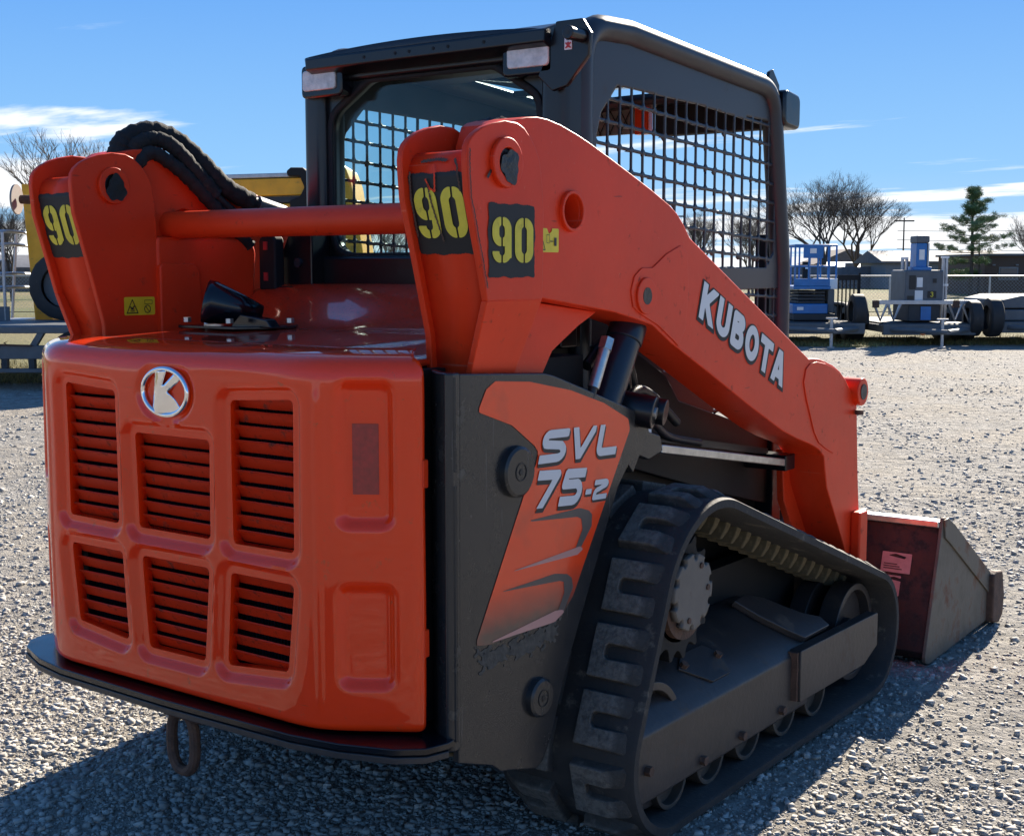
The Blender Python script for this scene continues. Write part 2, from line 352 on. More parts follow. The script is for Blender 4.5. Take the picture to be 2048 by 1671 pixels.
def sdf_grid(fn, x0, x1, y0, y1, h):
    nx = max(2, int(round((x1 - x0) / h)) + 1); ny = max(2, int(round((y1 - y0) / h)) + 1)
    xs = np.linspace(x0, x1, nx); ys = np.linspace(y0, y1, ny); X, Y = np.meshgrid(xs, ys, indexing='ij')
    hx, hy = xs[1] - xs[0], ys[1] - ys[0]
    cxs, cys = np.meshgrid((xs[1:] + xs[:-1]) / 2, (ys[1:] + ys[:-1]) / 2, indexing='ij')
    keep = fn(cxs, cys) < 0
    use = np.zeros((nx, ny), int); cnt = np.zeros((nx, ny), int)
    for i in (0, 1):
        for j in (0, 1):
            use[i:nx - 1 + i, j:ny - 1 + j] += keep; cnt[i:nx - 1 + i, j:ny - 1 + j] += 1
    bd = (use > 0) & (use < cnt)
    for _ in range(2):
        d = fn(X, Y); e = h * 0.05
        gx = (fn(X + e, Y) - fn(X - e, Y)) / (2 * e); gy = (fn(X, Y + e) - fn(X, Y - e)) / (2 * e)
        g = np.sqrt(gx * gx + gy * gy) + 1e-9
        st = np.clip(d / g, -0.8 * h, 0.8 * h)
        X = np.where(bd, X - st * gx / g, X); Y = np.where(bd, Y - st * gy / g, Y)
    idx = np.full((nx, ny), -1); sel = use > 0; idx[sel] = np.arange(sel.sum())
    I, J = np.nonzero(keep)
    F = np.stack([idx[I, J], idx[I + 1, J], idx[I + 1, J + 1], idx[I, J + 1]], 1)
    return X[sel], Y[sel], F
def np_mesh(name, V, F):
    me = bpy.data.meshes.new(name); V = np.asarray(V, np.float32); F = np.asarray(F, np.int32); k = F.shape[1]
    me.vertices.add(len(V)); me.vertices.foreach_set('co', V.ravel())
    me.loops.add(F.size); me.loops.foreach_set('vertex_index', F.ravel())
    me.polygons.add(len(F)); me.polygons.foreach_set('loop_start', np.arange(0, F.size, k, dtype=np.int32))
    me.update(calc_edges=True); me.validate(); return me
def cut(name, m, parent, fn, box, h, mapf, solid=0.0, off=-1.0, flip=False, smooth=30):
    x, y, F = sdf_grid(fn, *box, h)
    if flip: F = F[:, ::-1]
    return finish(np_mesh(name, mapf(x, y), F), name, m, parent, solid=solid, off=off, smooth=smooth, recalc=False)
def onX(X): return lambda a, b: np.stack([np.full_like(a, X), a, b], 1)
def onY(Y): return lambda a, b: np.stack([a, np.full_like(a, Y), b], 1)

# ------------------------------------------------------------------ lettering
def glyph(ch, w=0.125):
    """(width, sdf) of a block letter with cap height 1"""
    S = lambda *p: (lambda x, y: sd_stroke(x, y, list(p), w))
    U = lambda *fs: (lambda x, y: np.minimum.reduce([f(x, y) for f in fs]))
    a = w
    G = {
     'K': (0.80, U(S((a, 0), (a, 1)), S((a, .40), (.86, 1.15)), S((.30, .52), (.80, -.15)))),
     'U': (0.76, U(S(*([(a, 1.1), (a, .36)] + arc(.38, .36, .38 - a, .36 - a, 180, 360) + [(.76 - a, 1.1)])))),
     'B': (0.72, U(S(*([(a, a), (a, 1 - a), (.40, 1 - a)] + arc(.40, .765, .19, .14, 90, -90, 10) + [(a, .52), (.40, .52)] + arc(.40, .325, .21, .20, 90, -90, 10) + [(a, a)])))),
     'O': (0.82, U(S(*arc(.41, .5, .41 - a, .5 - a, 0, 360, 36)))),
     'T': (0.72, U(S((0, 1 - a), (.72, 1 - a)), S((.36, 1), (.36, 0)))),
     'A': (0.84, U(S((a * .9, -.05), (.42, 1.02), (.84 - a * .9, -.05)), S((.25, .28), (.60, .28)))),
    }
    W, f = G[ch]
    return W, (lambda x, y: np.maximum(f(x, y), np.maximum(-y, y - 1)))
def italic(ch, w=0.13):
    a = w
    P = {
     'S': (1.25, [[(1.18, 1 - a), (.34, 1 - a)] + arc(.34, .70, .34 - a, .30 - a, 90, 225, 6) + [(.30, .56), (.95, .50)] + arc(.86, .31, .26, .31 - a, 45, -90, 6) + [(.0, a)]]),
     'V': (1.20, [[(.10, 1.1), (.52, .06)], [(.52, .06), (1.26, 1.1)]]),
     'L': (1.12, [[(.16, 1.1), (.16, .30)] + arc(.34, .30, .18, .30 - a, 180, 270, 6) + [(1.12, a)]]),
     '7': (1.15, [[(0, 1 - a), (1.02, 1 - a)], [(1.02, 1 - a), (.30, -.1)]]),
     '5': (1.15, [[(1.12, 1 - a), (.16, 1 - a), (.10, .58), (.72, .58)] + arc(.72, .36, .28, .36 - a, 80, -90, 8) + [(.0, a)]]),
     '2': (1.15, [[(.05, 1 - a), (.80, 1 - a)] + arc(.80, .76, .22, .24 - a, 90, -90, 6) + [(.40, .52)] + arc(.40, .30, .27, .22, 90, 180, 4) + [(.13, a), (1.12, a)]]),
     '-': (0.50, [[(0.05, .48), (.45, .48)]]),
    }
    W, st = P[ch]
    def f(x, y): return np.maximum(np.minimum.reduce([sd_stroke(x, y, p, w) for p in st]), np.maximum(np.maximum(-y, y - 1), np.maximum(-x - .02, x - W - .02)))
    return W, f
def letter(name, parent, wf, org, ex, ey, to3, m, grow=0.0, shift=(0, 0), h=0.03):
    W, f = wf
    g = lambda x, y: f(x, y) - grow
    x, y, F = sdf_grid(g, -.05 - grow, W + .05 + grow, -.05 - grow, 1.05 + grow, h)
    A = org[0] + (x + shift[0]) * ex[0] + (y + shift[1]) * ey[0]; B = org[1] + (x + shift[0]) * ex[1] + (y + shift[1]) * ey[1]
    return finish(np_mesh(name, to3(A, B), F), name, m, parent, recalc=False)
def stencil_digit(ch):
    """stencilled digit in a box 0.62 wide and 1 high"""
    w = 0.105
    def base(x, y):
        if ch == '0':
            o = sd_box(x, y, 0, .62, 0, 1, .27); i = sd_box(x, y, .22, .40, .2, .8, .09)
            d = np.maximum(o, -i)
            cut_ = sd_box(x, y, .285, .335, -.1, 1.1)
        else:
            o = sd_box(x, y, 0, .62, .36, 1, .27); i = sd_box(x, y, .22, .40, .54, .82, .09)
            d = np.maximum(o, -i)
            stem = sd_box(x, y, .40, .62, .10, .75, .02)
            o2 = sd_box(x, y, 0, .62, 0, .56, .25); i2 = sd_box(x, y, .22, .40, .16, .60, .08)
            hook = np.maximum(np.maximum(o2, -i2), -sd_box(x, y, -.1, .40, .25, .7))
            d = np.minimum(np.minimum(d, stem), hook)
            cut_ = sd_box(x, y, .285, .335, -.1, 1.1)
        return np.maximum(d, -cut_)
    return 0.62, base
def paint_number(parent, x0, x1, z0, z1, to3b, to3):
    """black spray-painted patch with a yellow stencilled 90 on it (x0..x1 by z0..z1 in patch coordinates)"""
    pw, ph = x1 - x0, z1 - z0
    nzf = lambda x, y: 0.0011 * (np.sin(x * 150 + y * 60) + np.sin(y * 130 - x * 70 + 1.3) + 0.7 * np.sin(x * 700 + 2) * np.sin(y * 510))
    b = cut('stencil_patch', 'stencil_black', parent, lambda x, y: sd_box(x, y, x0, x1, z0, z1, .006) + nzf(x, y), (x0 - .012, x1 + .012, z0 - .012, z1 + .012), 0.004, to3b)
    for k, ch in enumerate('90'):
        W, f = stencil_digit(ch)
        hh = ph * 0.62; ww = pw * 0.405
        ox = x0 + pw * (0.07 + 0.48 * k); oz = z0 + ph * 0.20
        x, y, F = sdf_grid(f, -.02, .64, -.02, 1.02, 0.03)
        finish(np_mesh('stencil_digit', to3(ox + x / .62 * ww, oz + y * hh), F), 'stencil_digit', 'yellow_paint', b, recalc=False)
    return b

# ------------------------------------------------------------------ the compact track loader
LD = thing('track_loader', 'orange and black compact track loader seen from behind, bucket resting on the gravel', 'track loader', (0, 1.4, 0))

# ---- rear door: pressed sheet with six louvred openings
def chaikin(p, n=3):
    for _ in range(n):
        q = [p[0]]
        for a, b in zip(p[:-1], p[1:]):
            q += [(a[0] * .75 + b[0] * .25, a[1] * .75 + b[1] * .25), (a[0] * .25 + b[0] * .75, a[1] * .25 + b[1] * .75)]
        p = q + [p[-1]]
    return p
plan = chaikin([(0, .13), (.30, .13), (.415, .13), (.482, .150), (.570, .207), (.626, .243), (.643, .256), (.645, .270)], 3)
plan = np.array([(-a, b) for a, b in plan[::-1]] + plan[1:])
seg = np.hypot(*np.diff(plan, axis=0).T); S_ = np.concatenate([[0], np.cumsum(seg)]); S_ -= S_[-1] / 2
def plan_at(s):
    x = np.interp(s, S_, plan[:, 0]); y = np.interp(s, S_, plan[:, 1]); e = 0.006
    tx = np.interp(s + e, S_, plan[:, 0]) - np.interp(s - e, S_, plan[:, 0]); ty = np.interp(s + e, S_, plan[:, 1]) - np.interp(s - e, S_, plan[:, 1])
    l = np.hypot(tx, ty); return x, y, -ty / l, tx / l      # inward normal (-ty, tx) -> +Y on the flat
vp = chaikin([(0.03, .425), (0.004, .432), (0.0, .46), (0, .7), (0, 1.0), (0, 1.165), (0.004, 1.200), (0.026, 1.219), (0.07, 1.227), (0.135, 1.231)], 2)
vp = np.array(vp); vseg = np.hypot(*np.diff(vp, axis=0).T); V_ = np.concatenate([[0], np.cumsum(vseg)])
V0 = np.interp(0.7, vp[:, 1], V_) - 0.7          # on the upright part  v = z + V0
openings = []
def quad(z0, z1, a0, a1, b0, b1, zz=0.0): return [(a0, z0), (a1, z0 + zz), (b1, z1), (b0, z1)]
for sgn in (-1, 1):
    openings.append([(sgn * .197, .798), (sgn * .392, .800), (sgn * .394, 1.130), (sgn * .197, 1.120)])
    openings.append([(sgn * .172, .520), (sgn * .368, .536), (sgn * .388, .735), (sgn * .186, .735)])
openings.append([(-.125, .798), (.125, .798), (.130, 1.026), (-.130, 1.026)])
openings.append([(-.100, .514), (.100, .514), (.117, .735), (-.117, .735)])
RC = 0.014
def sd_open(s, z, grow=0.0):
    d = np.full(np.shape(s), 1e9)
    for q in openings:
        c = np.mean(q, 0); sh = [(c[0] + (p[0] - c[0]) * (1 - RC / abs(p[0] - c[0])), c[1] + (p[1] - c[1]) * (1 - RC / abs(p[1] - c[1]))) for p in q]
        d = np.minimum(d, sd_poly(s, z, sh) - RC)
    return d - grow
sm = lambda t: np.clip(t, 0, 1) ** 2 * (3 - 2 * np.clip(t, 0, 1))
def door_pos(s, v, extra=0.0):
    x, y, nx_, ny_ = plan_at(s)
    ins = np.interp(v, V_, vp[:, 0]); z = np.interp(v, V_, vp[:, 1])
    zz = v - V0
    d = sd_open(s, zz)
    rec = 0.016 * sm((0.034 - d) / 0.020)
    a = np.abs(s)
    for z0, z1 in ((.872, 1.165), (.528, .740)):
        rec = rec + 0.020 * sm((0.012 - sd_box(a, zz, .508, .618, z0, z1, .022)) / 0.024)
    e = np.hypot(s / .101, (zz - 1.126) / .075)
    rec = rec + 0.006 * sm((1.0 - e) / 0.10)
    rec = rec - 0.004 * sm(1 - np.abs(a - .462) / .012) * sm((zz - .45) / .05) * sm((1.17 - zz) / .05)
    rec = rec + 0.0016 * np.sin(s * 9 + zz * 5) * np.sin(zz * 7 - s * 3)
    ins = ins + rec * sm((1.19 - z) / .02) * sm((z - .435) / .02) + extra
    return np.stack([x + nx_ * ins, y + ny_ * ins, z], 1)
S1 = float(S_[-1]) - 0.0005
x, y, F = sdf_grid(lambda s, v: np.maximum(-sd_open(s, v - V0), -10), -S1, S1, 0, float(V_[-1]), 0.0055)
bm = bmesh.new()
vv = [bm.verts.new(p) for p in door_pos(x, y)]
for f in F: bm.faces.new([vv[i] for i in f])
be = [e for e in bm.edges if e.is_boundary]
cen = [((p[0][0] + p[1][0]) / 2) for p in openings]
inner = [e for e in be if all(abs(w_.co.x) < .42 and .49 < w_.co.z < 1.16 for w_ in e.verts)]
ex_ = bmesh.ops.extrude_edge_only(bm, edges=inner)
for g in ex_['geom']:
    if isinstance(g, bmesh.types.BMVert): g.co.y += 0.022
bmesh.ops.recalc_face_normals(bm, faces=bm.faces)
me = bpy.data.meshes.new('rear_door'); bm.to_mesh(me); bm.free()
DOOR = finish(me, 'rear_door', 'door_paint', LD, smooth=38, solid=0.0025, off=-1, recalc=False)
tag(DOOR, 'glossy orange rear door with six louvred openings', None)
# louvre slats: one blade per slot
def slats(q, pitch):
    zs0 = min(p[1] for p in q); zs1 = max(p[1] for p in q); n = int(round((zs1 - zs0) / pitch))
    for k in range(n):
        zt = zs0 + (k + .92) * (zs1 - zs0) / n
        t = (zt - zs0) / (zs1 - zs0)
        xa = min(q[0][0] * (1 - t) + q[3][0] * t, q[1][0] * (1 - t) + q[2][0] * t) - .012
        xb = max(q[0][0] * (1 - t) + q[3][0] * t, q[1][0] * (1 - t) + q[2][0] * t) + .012
        mb = MB(); pr = [(.1545, zt), (.1575, zt + .0022), (.166, zt - .004), (.176, zt - .0258), (.1735, zt - .0268), (.1625, zt - .007)]
        sag = random.uniform(-.0012, .0012)
        xs = [xa, xa * .5 + xb * .5, xb]; n_ = len(pr)
        mb.add([(xx, p[0], p[1] + (sag if i == 1 else 0)) for i, xx in enumerate(xs) for p in pr],
               [(i * n_ + j, i * n_ + (j + 1) % n_, (i + 1) * n_ + (j + 1) % n_, (i + 1) * n_ + j) for i in range(2) for j in range(n_)])
        mb.build('slat', 'slat_paint', DOOR, smooth=50)
for q in openings: slats(q, .0335)
rad = MB().box(-.42, .42, .215, .235, .47, 1.17).build('radiator_core', 'radiator', LD)
# radiator fins, real thin strips
mb = MB()
for k in range(84): mb.box(-.415 + k * .01, -.413 + k * .01, .209, .2155, .48, 1.16)
for k in range(20): mb.box(-.415, .42, .2105, .2155, .49 + k * .034, .4945 + k * .034)
o = mb.build('radiator_fins', 'radiator', rad, smooth=0); o['kind'] = 'stuff'
MB().box(-.45, .45, .236, .26, .44, 1.15).build('fan_shroud', 'black_matte', LD)
# emblem: chrome oval ring with a K
el_ = [(.003 + .076 * math.cos(R(a)), .127, 1.126 + .0525 * math.sin(R(a))) for a in range(0, 360, 6)]
MB().tube(el_, .0062, 12, closed=True).build('emblem_ring', 'chrome', DOOR, smooth=70)
def k_fn(x, z):
    d = np.minimum(sd_poly(x, z, [(-.030, .044), (.012, .050), (-.006, .004), (-.022, -.049), (-.040, -.036)]), sd_poly(x, z, [(-.010, .004), (.030, .043), (.050, .033), (.012, .002), (-.004, -.004)]))
    d = np.minimum(d, sd_poly(x, z, [(-.016, .004), (.004, .006), (.022, -.010), (.047, -.036), (.020, -.048), (-.026, -.050)]))
    return np.maximum(d, (np.hypot(x / .074, z / .0505) - 1) * .05)
o = cut('emblem_letter', 'chrome', DOOR, k_fn, (-.08, .08, -.056, .056), .0025, lambda a, b: np.stack([a + .003, .132 - .016 * np.clip(1 - np.abs(a + .014 - .15 * b) / .045, 0, 1), b + 1.126], 1), solid=.004, off=1, flip=True, smooth=12)
# red reflector tapes in the upper corner pockets
for sg in (1, -1):
    s0, s1_ = (.535, .590) if sg > 0 else (-.590, -.535)
    gs, gz = np.meshgrid(np.linspace(s0, s1_, 6), np.linspace(.935, 1.083, 8), indexing='ij')
    P = door_pos(gs.ravel(), gz.ravel() + V0, -.0045)
    fi = [(i * 8 + j, (i + 1) * 8 + j, (i + 1) * 8 + j + 1, i * 8 + j + 1) for i in range(5) for j in range(7)]
    finish(np_mesh('reflector', P, fi), 'reflector', 'reflector_red', DOOR, recalc=False)
# hinges seen as small lugs on the door's right edge
for z in (.62, .98):
    MB().box(.634, .648, .262, .280, z - .03, z + .03).build('hinge', 'arm_paint', DOOR, bevel=.003)

# ---- engine hood top with the sloped scuttle in front of the cab
def hood_z(X, Y):
    z = 1.233 + (Y - .28) * .035
    z = z + .105 * sm((Y - (.66 + .10 * np.abs(X))) / .30)
    z = z - .030 * sm((np.abs(X) - .40) / .16) * sm((.70 - Y) / .2)
    return z
gx, gy, F = sdf_grid(lambda a, b: sd_poly(a, b, [(-.56, .275), (.46, .275), (.55, .36), (.55, .97), (-.55, .97), (-.56, .5)]) - .012, -.6, .6, .25, 1.0, .02)
finish(np_mesh('engine_hood', np.stack([gx, gy, hood_z(gx, gy)], 1), F), 'engine_hood', 'hood_paint', LD, solid=.012, recalc=False)
mb = MB(); mb.box(-.40, -.05, .268, .274, 1.229, 1.2335); mb.box(.02, .36, .268, .274, 1.229, 1.2335); mb.build('hood_seam', 'black_matte', LD)
# dark void walls under the hood so that no daylight shows through
MB().box(-.59, .59, .32, .95, .42, 1.19).build('engine_bay', 'black_matte', LD)
# exhaust funnel
axd = Vector((.70, .62, -.22)).normalized(); c0 = Vector((-.335, .545, 1.318))
pth = [c0 - axd * .0, c0 + axd * .02, c0 + axd * .09, c0 + axd * .15]
mb = MB(); mb.tube(pth, [.058, .057, .040, .022], 28, cap=False)
o = mb.build('exhaust_funnel', 'black_gloss', LD, solid=.003)
MB().tube([c0 + axd * .012, c0 + axd * .016], .056, 24).build('funnel_inside', 'black_matte', o)
mb = MB(); mb.prism([(-.42, .52), (-.20, .52), (-.12, .66), (-.17, .72), (-.42, .66)], 2, 1.246, 1.254); mb.build('funnel_plate', 'black_gloss', LD, bevel=.002)
mb = MB(); mb.prism([(-.28, 1.25), (-.12, 1.25), (-.14, 1.272), (-.24, 1.285)], 1, .575, .61); mb.build('funnel_bracket', 'black_gloss', LD, bevel=.004)
for p in ((-.40, .535, 1.262), (-.235, .535, 1.262), (-.135, .655, 1.262)):
    MB().cyl(p, (p[0], p[1], p[2] + .012), .011, n=6).build('bolt', 'bare_steel', LD)

# ---- rear skid plate and tow ring
pl = [(.69, .36), (.706, .270), (.69, .215), (.64, .172), (.52, .128), (.40, .108), (.0, .100)]
pl = pl + [(-a, b) for a, b in pl[::-1]][1:]
pl = pl + [(-.66, .46), (.66, .46)]
o = MB().prism(pl, 2, .402, .418).build('skid_plate', 'black_gloss', LD, bevel=.003)
MB().prism([(a * 1.004, b - .002) for a, b in pl[1:-3]] + [(-.66, .30), (.66, .30)], 2, .386, .4005).build('skid_plate_edge', 'under_steel', o, bevel=.002)
ring = []
cx_, cz_ = -.062, .275
for a in range(0, 360, 12):
    t = R(a); ring.append((cx_ + .042 * math.copysign(abs(math.cos(t)) ** .8, math.cos(t)), .205, cz_ + .072 * math.copysign(abs(math.sin(t)) ** .8, math.sin(t))))
MB().tube(ring, .0135, 10, closed=True).build('tow_ring', 'rust', LD)
MB().cyl((-.115, .205, .352), (.01, .205, .352), .021, n=14).build('tow_ring_lug', 'rust', LD, bevel=.003)
mb = MB(); mb.prism([(.30, .40), (.30, .355), (.42, .30), (1.9, .28), (2.05, .36), (2.05, .50), (.30, .50)], 0, -.448, .448)
mb.build('belly_plate', 'body_dark', LD, bevel=.01)
mb = MB(); mb.add([(.30, .245, .385), (.66, .26, .385), (.66, .50, .30), (.50, .60, .262), (.34, .42, .31)], [(0, 1, 2, 3, 4)])
mb.build('belly_corner', 'rubber_tan', LD, solid=.01)

# ---- side panels with decals
def side_panel(sg):
    X0 = .700 if sg > 0 else .668; X = X0 * sg
    PT = lambda pts: [(1.02701 * a + .0494, 1.02701 * b - .0378) for a, b in pts]     # panel drawing to metres
    out_ = [(.262, 1.193), (.562, 1.176), (.60, 1.168), (.944, 1.062), (.950, 1.045), (.932, .945), (.870, .882), (.645, .476), (.592, .345), (.560, .300), (.532, .288), (.43, .316), (.40, .322), (.37, .345), (.255, .385)]
    mb = MB().prism(PT(out_), 0, X, X - sg * .018)
    o = mb.build('side_panel', 'charcoal', LD, bevel=.004)
    fl_ = [(sg * (X0 + .0015), .318), (sg * (X0 + .0015), .292), (sg * (X0 - .010), .284), (sg * (X0 - .045), .300), (sg * (X0 - .10), .345), (sg * (X0 - .10), .365), (sg * (X0 - .04), .320)]
    MB().prism(fl_, 2, .388, 1.190).build('rear_flange', 'charcoal', o, bevel=.005, seg=3)
    for z0, z1 in ((.41, .955), (.985, 1.18)): MB().cyl((sg * (X0 + .0015), .300, z0), (sg * (X0 + .0015), .300, z1), .0045, n=8).build('weld_bead', 'charcoal', o)
    ear = [(.935, 1.06), (1.01, 1.075), (1.03, 1.0), (1.085, .985), (1.10, .945), (1.03, .93), (.985, .945), (.955, .905), (.93, .93)]
    MB().prism(PT(ear), 0, sg * .690, sg * .665).build('panel_ear', 'charcoal', o, bevel=.003)
    for (yy, zz), rk in zip(PT(((.451, .972), (.536, .454))), (.058, .047)):
        mb = MB(); mb.tube([(sg * X0, yy, zz), (sg * (X0 + .013), yy, zz), (sg * (X0 + .017), yy, zz)], [rk, rk - .002, rk - .008], 40)
        k = mb.build('plug', 'charcoal', o, smooth=30)
        mb = MB(); mb.ring((sg * (X0 + .0175), yy, zz), 0, .018, .0205, -.001, .0012, 28); mb.cyl((sg * (X0 + .017), yy, zz), (sg * (X0 + .0185), yy, zz), .0075, n=6); mb.build('plug_socket', 'ink', k)
    def dm(e): return lambda a, b: np.stack([np.full_like(a, sg * (X0 + e)), 1.02701 * a + .0494, 1.02701 * b - .0378], 1)
    fl = sg < 0
    D = [(.380, 1.164), (.352, 1.150), (.329, 1.114), (.44, 1.078), (.524, 1.025), (.543, 1.005), (.530, .972), (.506, .946), (.318, .627), (.36, .620), (.622, .622), (.67, .660), (.912, 1.018), (.906, 1.040), (.80, 1.085), (.66, 1.125), (.50, 1.155)]
    d = cut('decal', 'decal_fade', o, lambda a, b: sd_poly(a, b, D) - .006, (.30, .94, .60, 1.19), .008, dm(.0015), flip=fl)
    tag(d, 'orange side decal fading to grey with model lettering', None)
    for n_, pts, m_ in (('c', [(.477, .858), (.70, .857), (.738, .846), (.752, .835), (.750, .807), (.700, .759), (.677, .757), (.712, .806), (.707, .831), (.69, .838)], 'decal_grey'),
                        ('c', [(.430, .757), (.70, .768), (.716, .760), (.690, .750), (.677, .7505)], 'decal_pink'),
                        ('c', [(.396, .720), (.60, .722), (.650, .712), (.668, .700), (.674, .677), (.628, .620), (.605, .620), (.638, .672), (.635, .697), (.62, .702)], 'decal_grey'),
                        ('c', [(.347, .618), (.600, .637), (.628, .634), (.640, .628), (.600, .612), (.585, .612)], 'decal_pink')):
        xs_ = [p[0] for p in pts]; zs_ = [p[1] for p in pts]
        cut('decal_chevron', m_, d, lambda a, b, P=pts: sd_poly(a, b, P), (min(xs_) - .01, max(xs_) + .01, min(zs_) - .01, max(zs_) + .01), .005, dm(.0022 if m_ == 'decal_grey' else .0028), flip=fl)
    mud = lambda a, b: np.maximum(sd_poly(a, b, [(.315, .612), (.40, .600), (.62, .612), (.60, .575), (.52, .560), (.40, .570), (.33, .560)]), -.5) + .012 * np.sin(a * 95 + 2 * np.sin(b * 130)) * np.sin(b * 160 + a * 40) + .006 * np.sin(a * 310) * np.sin(b * 280)
    cut('mud_smear', 'mud', o, mud, (.29, .64, .53, .65), .004, dm(.0012), flip=fl)
    if sg > 0:
        def word(txt, org, adv, ey, sc_):
            cur = 0
            for ch in txt:
                g = italic(ch); lay = .0002 * (ord(ch) % 5)
                og = (org[0] + cur * adv[0], org[1] + cur * adv[1])
                letter('letter_shadow', d, g, og, adv, ey, dm(.0028 + lay), 'ink', grow=.03, shift=(.05, -.09))
                letter('letter', d, g, og, adv, ey, dm(.0036 + lay), 'silver_print')
                cur += g[0] + .20
        word('SVL', (.532, .978), (.0795, -.0032), (.024, .072), 1)
        word('75', (.509, .882), (.0745, -.0062), (.030, .081), 1)
        word('-', (.716, .869), (.046, -.0028), (.014, .046), 1)
        word('2', (.748, .868), (.052, -.0028), (.017, .046), 1)
    return o
side_panel(1); side_panel(-1)

# ---- boom links (uprights) with stencilled numbers
ZR = [1.05, 1.18, 1.26, 1.41, 1.545, 1.62, 1.65]; YR = [.395, .390, .385, .343, .303, .296, .300]
yrear = lambda z: np.interp(z, ZR, YR)
def boom_link(sg):
    xo, xi = .738, .5514
    top = [(.300, 1.645), (.309, 1.66), (.324, 1.673), (.350, 1.687), (.382, 1.698), (.425, 1.707), (.469, 1.706), (.495, 1.697), (.518, 1.679), (.537, 1.658), (.551, 1.634), (.561, 1.585), (.566, 1.528), (.566, 1.44), (.562, 1.334)]
    rear = [(float(yrear(z)), z) for z in (1.335, 1.41, 1.48, 1.545, 1.60, 1.625)]
    # outer plate: upper part flat, lower part cranked inwards
    o = MB().prism(top + rear, 0, sg * xo, sg * (xo - .016)).build('boom_link', 'arm_paint', LD, bevel=.0035)
    mb = MB(); zl = [1.336, 1.18, 1.0]; xl = [xo - .0005, .678, .664]; yl0 = [float(yrear(1.336)), .385, .385]; yl1 = [.562, .545, .53]
    vs_ = []
    for z, xx, a, b in zip(zl, xl, yl0, yl1): vs_ += [(sg * xx, a, z), (sg * xx, b, z), (sg * (xx - .016), b, z), (sg * (xx - .016), a, z)]
    fs_ = [(0, 1, 2, 3), (8, 11, 10, 9)] + [(i * 4 + k, i * 4 + (k + 1) % 4, i * 4 + 4 + (k + 1) % 4, i * 4 + 4 + k) for i in range(2) for k in range(4)]
    mb.add(vs_, fs_); mb.build('link_plate', 'arm_paint', o, bevel=.0025)
    # inner plate
    ip = top[:-1] + [(.575, 1.40), (.585, 1.26), (.60, 1.10), (.60, 1.0)] + [(.40, 1.0)] + [(float(yrear(z)), z) for z in (1.18, 1.26, 1.335, 1.41, 1.48, 1.545, 1.60, 1.625)]
    MB().prism(ip, 0, sg * xi, sg * (xi + .016)).build('link_plate', 'arm_paint', o, bevel=.0035)
    # recessed rear plate rolling over at the top
    zz = [1.0, 1.10, 1.18, 1.26, 1.335, 1.41, 1.48, 1.545, 1.59, 1.615, 1.632, 1.642, 1.646, 1.648]
    yy = [.41, .41, .408, .402, .382, .362, .341, .323, .317, .320, .330, .346, .37, .41]
    xa, xb = sg * (xi + .014), sg * (xo - .014)
    mb = MB(); n_ = len(zz)
    xbs = [xb if z > 1.33 else sg * np.interp(z, [1.0, 1.18, 1.336], [.650, .664, .722]) for z in zz]
    mb.add([(xa, y_, z_) for y_, z_ in zip(yy, zz)] + [(xx, y_, z_) for xx, y_, z_ in zip(xbs, yy, zz)], [(i, i + 1, n_ + i + 1, n_ + i) for i in range(n_ - 1)])
    rp = mb.build('link_rear_plate', 'arm_paint', o, solid=.012, off=(-1 if sg > 0 else -1), smooth=50)
    fr = lambda z: np.interp(z, zz, yy)
    x0, x1 = (.570, .718)
    def to3(e_): return lambda a, b: np.stack([sg * a if sg > 0 else -(x0 + x1 - a), fr(b) - e_, b], 1)
    b = paint_number(rp, x0, x1, 1.432, 1.598, to3(.0025), to3(.0045))
    # pin bosses
    for xx, s_, rr in ((xo, 1, .052), (xi, -1, .048)):
        c = sg * xx; d = sg * s_
        mb = MB(); mb.ring((c, .423, 1.620), 0, .030, rr, min(0, d * .012), max(0, d * .012), 40)
        bo = mb.build('pin_boss', 'arm_paint', o, bevel=.003)
        th = [i * 2 * math.pi / 22 for i in range(22)]
        mb = MB(); mb.add([(c + d * .006, .423, 1.620)] + [(c + d * .003, .423 + .034 * math.cos(t), 1.620 + .034 * math.sin(t)) for t in th], [(0, i + 1, (i + 1) % 22 + 1) for i in range(22)])
        mb.build('pin', 'grease', bo)
        def gr(a, b_): return np.hypot((a - .427) / 1.0, (b_ - 1.612) / 1.15) - .030 + .004 * np.sin(3 * np.arctan2(b_ - 1.612, a - .427) + 1 + sg) + .002 * np.sin(7 * np.arctan2(b_ - 1.612, a - .427))
        cut('grease_smear', 'grease', bo, gr, (.37, .49, 1.55, 1.67), .004, lambda a, b_: np.stack([np.full_like(a, c + d * .0135), a, b_], 1), flip=(d < 0))
    # front gusset
    MB().prism([(.555, 1.335), (.876, 1.300), (.840, 1.285), (.800, 1.270), (.690, 1.215), (.60, 1.10), (.52, 1.06)], 0, sg * .676, sg * .660).build('link_gusset', 'arm_paint', o, bevel=.002)
    if sg > 0:
        rc = random.Random(4)
        def chip(par, m_, to, pts, w_):
            xs_ = [q[0] for q in pts]; ys_ = [q[1] for q in pts]; ph = rc.uniform(0, 6)
            cut('paint_chip', m_, par, lambda a, b_: sd_stroke(a, b_, pts, w_) + w_ * .55 * np.sin(a * 900 + ph) * np.sin(b_ * 760 + ph * 2), (min(xs_) - 3 * w_, max(xs_) + 3 * w_, min(ys_) - 3 * w_, max(ys_) + 3 * w_), .0022, to)
        tr_ = to3(.0062)
        chip(rp, 'rust', tr_, [(.605, 1.622), (.645, 1.625), (.668, 1.622)], .0032); chip(rp, 'rust', tr_, [(.690, 1.624), (.700, 1.610), (.706, 1.560)], .0022)
